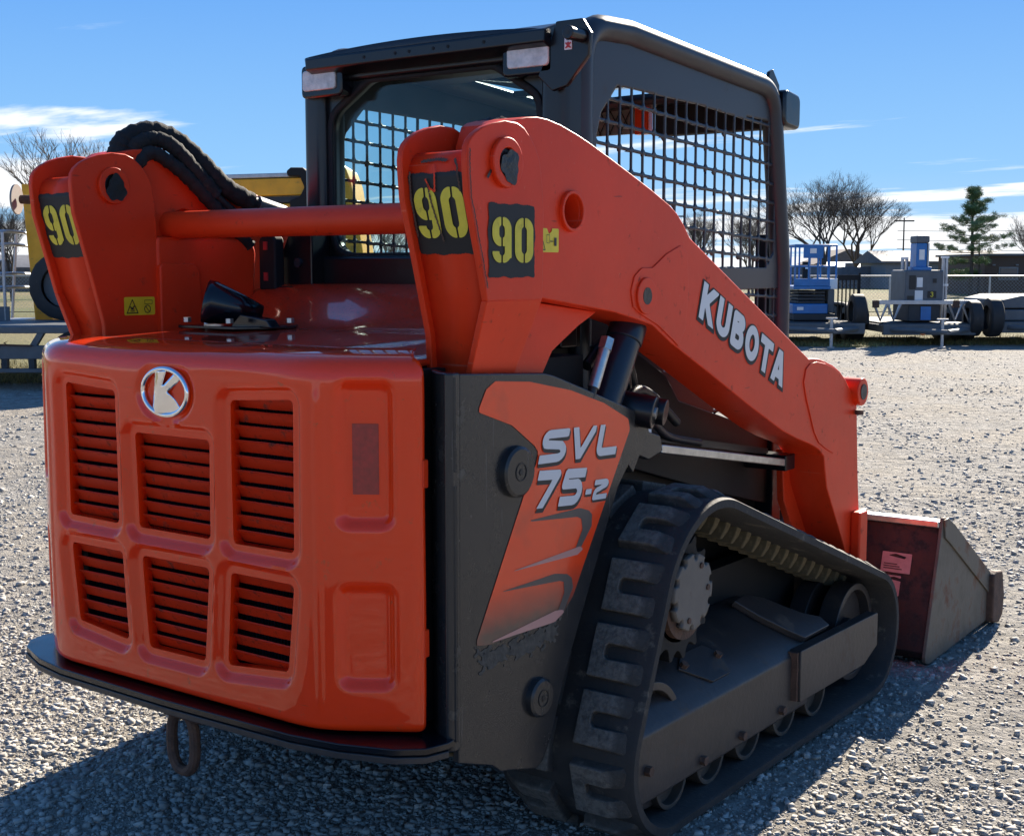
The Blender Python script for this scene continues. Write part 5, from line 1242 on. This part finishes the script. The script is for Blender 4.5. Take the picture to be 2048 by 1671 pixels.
bo = ything('boom_lift', 'yellow boom lift with folded jib and grey railed basket on the flatbed', 'boom lift', 17.6, -4.3, .74)
MB().box(-1.9, 2.6, .1, 1.7, .25, .55).build('chassis', 'grey_dark', bo, bevel=.03)
for x in (-1.55, 2.0):
    wheel_y(bo, x, .0, .45, .45, .3)
    wheel_y(bo, x, 1.7, .45, .45, .3)
MB().prism([(.1, .50), (.0, .80), (.25, .98), (2.0, .98), (2.2, .80), (2.2, .50)], 1, .1, 1.7).build('turntable', 'lift_yellow', bo, bevel=.05)
MB().box(1.35, 2.05, -.02, .12, .60, .95).build('engine_cover', 'white_paint', bo, bevel=.03)
# folded main boom
for z0, z1, m_ in ((1.60, 1.83, 'lift_yellow'), (1.84, 1.90, 'galv'), (1.50, 1.585, 'grey_dark'), (1.40, 1.49, 'lift_yellow')):
    MB().prism([(-2.15, z0 - .05), (-2.15, z1 - .05), (1.53, z1 + .06), (1.53, z0 + .06)], 1, .55, .85).build('boom_section', m_, bo, bevel=.012)
MB().prism([(1.32, 1.48), (1.32, 1.58), (1.46, 1.64), (1.52, 1.76), (1.46, 1.90), (1.30, 1.90), (1.28, 1.97), (1.34, 2.02), (1.50, 2.02), (1.62, 1.92), (1.64, 1.60), (1.56, 1.48)], 1, .50, .90).build('boom_knuckle', 'black_matte', bo, bevel=.02)
MB().box(1.36, 1.66, .45, .9, 1.27, 1.42).build('control_cover', 'white_paint', bo, bevel=.02)
MB().prism([(-2.16, -.05), (-2.28, 1.80), (-2.02, 1.80), (-1.92, -.05)], 1, .52, .78).build('jib', 'lift_yellow', bo, bevel=.015)
MB().box(-1.93, -1.82, .6, .7, .05, .95).build('jib_cylinder', 'black_matte', bo, bevel=.01)
# counterweight tower seen through the cab
MB().prism([(1.90, .55), (1.93, 1.98), (2.02, 2.06), (2.12, 2.02), (2.20, 1.80), (2.34, .9), (2.34, .55)], 1, .1, 1.5).build('counterweight', 'lift_yellow', bo, bevel=.05)
MB().box(1.96, 2.12, .07, .09, 1.30, 1.55).build('panel', 'ink', bo); MB().box(2.02, 2.10, .055, .068, 1.36, 1.54).build('sign', 'sticker_white', bo)
# basket
bk = MB().box(-3.5, -2.30, .0, 1.2, -.06, -.01).build('basket_floor', 'galv', bo)
MB().box(-3.5, -2.30, -.02, .0, -.01, .18).build('toe_board', 'grey_paint', bk)
for x in (-3.4, -2.72, -2.36):
    for yy in (.0, 1.2): MB().cyl((x, yy, -.01), (x + (.10 if x == -2.72 else 0), yy, 1.15), .022, n=8).build('railing_post', 'galv', bk)
for z in (.42, .60, .98, 1.15):
    MB().tube(spline([(-3.5, .0, z - .03), (-2.75, 0, z), (-2.4, .0, z + .01), (-2.32, .3, z + .01), (-2.32, 1.2, z)], 5), .022, 8).build('railing', 'galv', bk)

# ------------------------------------------------------------------ trees
def bare_tree(name, label, d, s, h, spread, seed, depth=7, lean=0.0):
    rg = random.Random(seed); t = ything(name, label, 'tree', d, s, group='bare winter trees')
    big = MB(); vs_ = []; fs_ = []
    def seg(a, b, r0, r1, main):
        if main: big.tube([a, b], [r0, r1], 6, cap=False); return
        dv = (b - a).normalized(); u = dv.orthogonal().normalized(); w_ = dv.cross(u)
        k = len(vs_)
        for p, rr in ((a, r0), (b, r1)):
            for i in range(3): th = 2.094 * i; vs_.append(tuple(p + (u * math.cos(th) + w_ * math.sin(th)) * rr))
        for i in range(3): fs_.append((k + i, k + (i + 1) % 3, k + 3 + (i + 1) % 3, k + 3 + i))
    def grow(p, dv, L_, r, lv):
        n_ = 3; q = p
        for i in range(n_):
            dv = (dv + Vector((rg.uniform(-1, 1), rg.uniform(-1, 1), rg.uniform(-.3, .8))) * .16).normalized()
            q2 = q + dv * L_ / n_; seg(q, q2, r * (1 - .12 * i), r * (1 - .12 * (i + 1)), lv < 3); q = q2
            if lv >= 2 and lv < depth and rg.random() < .55:
                sd_ = (dv + Vector((rg.uniform(-1, 1), rg.uniform(-1, 1), rg.uniform(-.2, .5))) * .9).normalized()
                grow(q, sd_, L_ * .55, r * .42, lv + 2)
        if lv >= depth: return
        for k in range(rg.choice((2, 3, 3)) if lv else 6):
            ang = Vector((rg.uniform(-1, 1), rg.uniform(-1, 1), rg.uniform(-.15, .45)))
            nd = (dv + ang * spread).normalized()
            grow(q, nd, L_ * (rg.uniform(1.0, 1.25) if lv == 0 else rg.uniform(.64, .84)), r * .60, lv + 1)
    grow(Vector((0, 0, -.1)), Vector((lean, 0, 1)).normalized(), h * .20, h * .020, 0)
    big.build('trunk', 'bark', t, smooth=60)
    finish(np_mesh('crown', vs_, fs_), 'crown', 'bark', t, recalc=False)
    return t
bare_tree('bare_tree', 'broad bare tree right of the cab, left half of the clump', 103, 24.2, 9.2, .86, 3)
bare_tree('bare_tree', 'broad bare tree behind the scissor lift, right half of the clump', 108, 27.6, 8.8, .90, 11, lean=.1)
bare_tree('bare_tree', 'thin bare tree seen through the front of the cab mesh', 70, 12.6, 4.6, .6, 31)
bare_tree('bare_tree', 'bare tree far off seen through the middle of the cab mesh', 110, 15.0, 6.2, .6, 37)
bare_tree('bare_tree', 'tall bare tree rising behind the left boom link', 60, -20.4, 7.6, .62, 5, depth=6)
bare_tree('bare_tree', 'bare tree behind the black hoses on the left', 66, -20.6, 7.4, .55, 41, depth=6)
bare_tree('bare_tree', 'low bare tree beyond the basket railing', 58, -21.6, 4.3, .68, 43)
bare_tree('bare_tree', 'small bare tree at the left edge of the yard', 70, -26.8, 4.4, .65, 47)
bare_tree('bare_tree', 'bare tree at the right edge beyond the pine', 95, 37.2, 5.4, .65, 53)
bare_tree('bare_tree', 'bare tree seen through the rear window of the cab', 80, -7.6, 4.6, .65, 59)
# pine
pt = ything('pine_tree', 'tall green pine tree with open branches right of the numbered lift', 'tree', 72, 24.6)
rg = random.Random(9); tr = MB(); V_l = []; F_l = []
tr.tube([(0, 0, 0), (.05, 0, 2.0), (-.02, 0, 4.0), (0, 0, 5.5)], [.13, .10, .06, .015], 8)
tr.tube([(.45, .1, 0), (.48, .1, 1.6), (.40, .1, 3.2)], [.08, .06, .02], 6)
def tuft(c, r_, n_):
    for _ in range(n_):
        v = Vector((rg.gauss(0, 1), rg.gauss(0, 1), rg.gauss(.25, .7)))
        if v.length < .01: continue
        v = v.normalized(); p = c + Vector((rg.gauss(0, r_ * .5), rg.gauss(0, r_ * .5), rg.gauss(0, r_ * .36)))
        u = v.orthogonal().normalized() * .013; L_ = rg.uniform(.11, .19)
        k = len(V_l); V_l.extend([tuple(p - u), tuple(p + u), tuple(p + v * L_ + u * .3), tuple(p + v * L_ - u * .3)]); F_l.append((k, k + 1, k + 2, k + 3))
def whorl(bx, by, z, L_, n_, up):
    for k in range(n_):
        a = rg.uniform(0, 6.28); l = L_ * rg.uniform(.65, 1.1)
        p0 = Vector((bx, by, z)); p1 = p0 + Vector((math.cos(a) * l * .6, math.sin(a) * l * .6, l * up * .3)); p2 = p0 + Vector((math.cos(a) * l, math.sin(a) * l, l * (up + .12)))
        tr.tube([p0, p1, p2], [.028, .016, .006], 4)
        for q in (.45, .65, .82, 1.0):
            for e in range(2):
                c = p0.lerp(p2, q) + Vector((rg.gauss(0, .10), rg.gauss(0, .10), rg.gauss(.04, .06))); tuft(c, .14, 62)
for z, L_, n_, up in ((1.2, .9, 3, -.05), (1.75, 1.2, 4, 0), (2.3, 1.9, 5, .05), (2.75, 1.9, 6, .12), (3.2, 1.6, 6, .2), (3.7, 1.45, 6, .25), (4.15, 1.15, 5, .3), (4.6, .8, 5, .4), (5.0, .55, 4, .6), (5.35, .3, 3, .9)): whorl(0, 0, z, L_, n_, up)
whorl(-1.0, 0, 1.0, .8, 5, -.1); 
for c in range(8): tuft(Vector((0, 0, 5.45 + .02 * c)), .08, 14)
tr.build('trunk', 'bark', pt, smooth=60); finish(np_mesh('crown', V_l, F_l), 'crown', 'needles', pt, recalc=False, smooth=0)

# ------------------------------------------------------------------ ground
def ground_mat():
    m = bpy.data.materials.new('gravel_ground'); m.use_nodes = True; MATS['gravel_ground'] = m
    t = m.node_tree; n = t.nodes; L = t.links; b = n['Principled BSDF']; b.inputs['Roughness'].default_value = .9
    b.inputs['Specular IOR Level'].default_value = .2
    tcn = n.new('ShaderNodeTexCoord'); P = tcn.outputs['Object']
    def nz_(s, d=6, r=.6):
        z = n.new('ShaderNodeTexNoise'); z.inputs['Scale'].default_value = s; z.inputs['Detail'].default_value = d; z.inputs['Roughness'].default_value = r; L.new(P, z.inputs['Vector']); return z.outputs['Fac']
    def mr(src, a, b_, c, d):
        q = n.new('ShaderNodeMapRange'); q.interpolation_type = 'SMOOTHSTEP'
        for i, v in ((1, a), (2, b_), (3, c), (4, d)): q.inputs[i].default_value = v
        L.new(src, q.inputs[0]); return q.outputs[0]
    def mix(f, a, b_):
        q = n.new('ShaderNodeMix'); q.data_type = 'RGBA'
        if isinstance(f, (int, float)): q.inputs[0].default_value = f
        else: L.new(f, q.inputs[0])
        for i, v in ((6, a), (7, b_)):
            if isinstance(v, tuple): q.inputs[i].default_value = (*v, 1)
            else: L.new(v, q.inputs[i])
        return q.outputs[2]
    vo = n.new('ShaderNodeTexVoronoi'); vo.inputs['Scale'].default_value = 55; L.new(P, vo.inputs['Vector'])
    vo2 = n.new('ShaderNodeTexVoronoi'); vo2.inputs['Scale'].default_value = 24; L.new(P, vo2.inputs['Vector'])
    bw_ = n.new('ShaderNodeRGBToBW'); L.new(vo.outputs['Color'], bw_.inputs[0])
    bw2 = n.new('ShaderNodeRGBToBW'); L.new(vo2.outputs['Color'], bw2.inputs[0])
    stone = mix(bw_.outputs[0], (.23, .22, .20), (.42, .395, .355))
    stone = mix(mr(bw2.outputs[0], .72, .8, 0, .8), stone, (.52, .485, .43))
    dirt = mix(nz_(30), (.33, .285, .225), (.44, .39, .315))
    vo3 = n.new('ShaderNodeTexVoronoi'); vo3.inputs['Scale'].default_value = 9; L.new(P, vo3.inputs['Vector'])
    bw3 = n.new('ShaderNodeRGBToBW'); L.new(vo3.outputs['Color'], bw3.inputs[0])
    stone = mix(mr(bw3.outputs[0], .42, .72, 0, .55), stone, (.20, .19, .175))
    vo4 = n.new('ShaderNodeTexVoronoi'); vo4.inputs['Scale'].default_value = 15; L.new(P, vo4.inputs['Vector']); bw4 = n.new('ShaderNodeRGBToBW'); L.new(vo4.outputs['Color'], bw4.inputs[0])
    stone = mix(mr(bw4.outputs[0], .55, .75, 0, .6), stone, (.46, .435, .395))
    col = mix(mr(nz_(.7, 6), .42, .62, .05, .60), stone, dirt)
    L.new(col, b.inputs['Base Color'])
    h1 = n.new('ShaderNodeMath'); h1.operation = 'MULTIPLY_ADD'; L.new(vo.outputs['Distance'], h1.inputs[0]); h1.inputs[1].default_value = -.55
    h2 = n.new('ShaderNodeMath'); h2.operation = 'MULTIPLY'; L.new(vo2.outputs['Distance'], h2.inputs[0]); h2.inputs[1].default_value = -.9; L.new(h2.outputs[0], h1.inputs[2])
    h4 = n.new('ShaderNodeMath'); h4.operation = 'MULTIPLY_ADD'; L.new(vo3.outputs['Distance'], h4.inputs[0]); h4.inputs[1].default_value = -1.6; L.new(nz_(140, 4), h4.inputs[2])
    h3 = n.new('ShaderNodeMath'); h3.operation = 'ADD'; L.new(h1.outputs[0], h3.inputs[0]); L.new(h4.outputs[0], h3.inputs[1])
    bn = n.new('ShaderNodeBump'); bn.inputs['Strength'].default_value = 1; bn.inputs['Distance'].default_value = .022; L.new(h3.outputs[0], bn.inputs['Height']); L.new(bn.outputs[0], b.inputs['Normal'])
ground_mat()
def grass_mat():
    m = mat('grass_field', (.20, .165, .06), .95)
    t = m.node_tree; n = t.nodes; L = t.links; b = n['Principled BSDF']
    tcn = n.new('ShaderNodeTexCoord')
    def nz_(s, d=6):
        z = n.new('ShaderNodeTexNoise'); z.inputs['Scale'].default_value = s; z.inputs['Detail'].default_value = d; L.new(tcn.outputs['Object'], z.inputs['Vector']); return z.outputs['Fac']
    cr = n.new('ShaderNodeValToRGB'); L.new(nz_(.10, 8), cr.inputs[0]); e = cr.color_ramp.elements
    e[0].position = .38; e[0].color = (.115, .135, .032, 1); e[1].position = .62; e[1].color = (.215, .170, .068, 1)
    x = n.new('ShaderNodeMix'); x.data_type = 'RGBA'; x.blend_type = 'MULTIPLY'; x.inputs[0].default_value = .7; L.new(cr.outputs[0], x.inputs[6])
    c2 = n.new('ShaderNodeValToRGB'); L.new(nz_(9, 6), c2.inputs[0]); c2.color_ramp.elements[0].position = .3; c2.color_ramp.elements[0].color = (.5, .5, .5, 1); c2.color_ramp.elements[1].position = .7; L.new(c2.outputs[0], x.inputs[7])
    L.new(x.outputs[2], b.inputs['Base Color'])
    bn = n.new('ShaderNodeBump'); bn.inputs['Distance'].default_value = .06; L.new(nz_(14, 6), bn.inputs['Height']); L.new(bn.outputs[0], b.inputs['Normal'])
grass_mat()
# gravel sheet, finer and gently uneven near the machine
def hgt(x, y): return .010 * np.sin(x * 1.3 + y * .7) + .008 * np.sin(x * .6 - y * 1.9 + 1) + .006 * np.sin(x * 3.1 + 1.7) * np.sin(y * 2.7)
near = 14.0
gx = np.concatenate([[-900, -200, -60, -25], np.linspace(-14, 14, 225), [25, 60, 200, 900]]); gy = np.concatenate([[-900, -200, -60, -25], np.linspace(-9, 19, 225), [25, 60, 200, 900]])
GX, GY = np.meshgrid(gx, gy, indexing='ij')
rr = np.hypot(GX - .5, GY - 1.2)
GZ = (hgt(GX, GY) - .012) * np.clip((near - rr) / 4, 0, 1) * np.clip((np.hypot(np.maximum(np.abs(GX) - .9, 0), np.maximum(np.abs(GY - 1.9) - 1.8, 0))) / .5, 0.15, 1) - .004
n0, n1 = GX.shape; ii, jj = np.meshgrid(np.arange(n0 - 1), np.arange(n1 - 1), indexing='ij'); ii = ii.ravel(); jj = jj.ravel()
F = np.stack([ii * n1 + jj, (ii + 1) * n1 + jj, (ii + 1) * n1 + jj + 1, ii * n1 + jj + 1], 1)
g = finish(np_mesh('ground', np.stack([GX.ravel(), GY.ravel(), GZ.ravel()], 1), F), 'ground', 'gravel_ground', recalc=False); g['kind'] = 'structure'
def ground_h(x, y):
    rr = np.hypot(x - .5, y - 1.2)
    return (hgt(x, y) - .012) * np.clip((near - rr) / 4, 0, 1) * np.clip((np.hypot(np.maximum(np.abs(x) - .9, 0), np.maximum(np.abs(y - 1.9) - 1.8, 0))) / .5, 0.15, 1) - .004
# dry grass field: starts along the back of the yard
edge = [yard(16.6, -40), yard(16.8, -8), yard(17.0, -6.0), yard(20.5, -1), yard(24.4, 5.0), yard(25.1, 8), yard(25.6, 12), yard(27, 40)]
ew = []
for a, b in zip(edge[:-1], edge[1:]):
    for k in range(30):
        p = a.lerp(b, k / 30); p = p + FW * (.22 * math.sin(p.x * 2.3 + p.y) + .18 * math.sin(p.x * 6.1 - p.y * 3) + random.uniform(-.1, .1)); ew.append(p)
far = [p + FW * 900 + RT * (p - YO).dot(RT) * 20 for p in ew]
mb = MB(); n_ = len(ew); mid = [p + FW * 4 for p in ew]
mb.add([(p.x, p.y, .006) for p in ew] + [(p.x, p.y, .03) for p in mid] + [(p.x, p.y, .03) for p in far], [(i, i + 1, n_ + i + 1, n_ + i) for i in range(n_ - 1)] + [(n_ + i, n_ + i + 1, 2 * n_ + i + 1, 2 * n_ + i) for i in range(n_ - 1)])
gf = mb.build('grass_field', 'grass_field'); gf['kind'] = 'structure'
# grass blades along the edge of the field
V_ = []; F_ = []
for _ in range(26000):
    e = random.choice(ew); q = e + FW * abs(random.gauss(0, 1.6)) + RT * random.uniform(-.3, .3) - FW * random.uniform(0, .35)
    a = random.uniform(0, 6.28); hh = random.uniform(.03, .11); u = Vector((math.cos(a), math.sin(a), 0)) * .006; l = Vector((random.gauss(0, .03), random.gauss(0, .03), hh))
    k = len(V_); V_ += [tuple(q - u), tuple(q + u), tuple(q + l)]; F_.append((k, k + 1, k + 2))
mat('grass_blade', (.22, .19, .07), .8, island=.5)
gb = finish(np_mesh('grass_tufts', V_, F_), 'grass_tufts', 'grass_blade', recalc=False, smooth=0)
tag(gb, 'dry grass tufts along the back edge of the gravel', 'grass', kind='stuff')
# loose gravel stones
mat('gravel_stone', (.375, .355, .32), .92, island=.30)
cub = np.array([(x_, y_, z_) for x_ in (-1, 1) for y_ in (-1, 1) for z_ in (-1, 1)], float) * .72
cuf = np.array([(0, 1, 3), (0, 3, 2), (4, 6, 7), (4, 7, 5), (0, 4, 5), (0, 5, 1), (2, 3, 7), (2, 7, 6), (0, 2, 6), (0, 6, 4), (1, 5, 7), (1, 7, 3)])
def stones(name, label, N, d0, d1, s0, s1, r0, r1, clump=True):
    u = RNG.random(N * 3); dd = 1 / (1 / d0 + u * (1 / d1 - 1 / d0)); ss = (RNG.random(N * 3) * (s1 - s0) + s0) * dd
    x = YO.x + FW.x * dd + RT.x * ss; y = YO.y + FW.y * dd + RT.y * ss
    cl = np.sin(x * 1.1 + y * .6 + 2) * np.sin(y * .9 - x * .5) * .5 + .55 + .25 * np.sin(x * 3.3 + y * 2.1)
    keep = RNG.random(N * 3) < np.clip(cl, .22, 1)
    x, y, dd = x[keep][:N], y[keep][:N], dd[keep][:N]; N = len(x)
    r = r0 * (r1 / r0) ** (RNG.random(N) ** 3.2) * np.clip(dd / 5, .9, 2.2) ** .5
    sc3 = np.stack([r * RNG.uniform(.75, 1.3, N), r * RNG.uniform(.75, 1.2, N), r * RNG.uniform(.45, .85, N)], 1)
    a = RNG.uniform(0, 2 * np.pi, N); ca, sa = np.cos(a), np.sin(a); tl_ = RNG.normal(0, .25, N)
    base = (cub[None] + RNG.uniform(-.36, .36, (N, 8, 3))) * sc3[:, None]
    X = base[..., 0] * ca[:, None] - base[..., 1] * sa[:, None]; Y = base[..., 0] * sa[:, None] + base[..., 1] * ca[:, None]; Z = base[..., 2] + X * np.sin(tl_)[:, None] * .9
    X += x[:, None]; Y += y[:, None]; Z += (ground_h(x, y) + sc3[:, 2] * RNG.uniform(-.3, .5, N))[:, None]
    V = np.stack([X, Y, Z], -1).reshape(-1, 3); F = (cuf[None] + (np.arange(N) * 8)[:, None, None]).reshape(-1, 3)
    o = finish(np_mesh(name, V, F), name, 'gravel_stone', recalc=False, smooth=0)
    tag(o, label, 'gravel', kind='stuff'); return o
stones('gravel_stones', 'loose grey and tan gravel stones over the yard', 150000, 2.3, 26, -.52, .52, .0030, .0145)
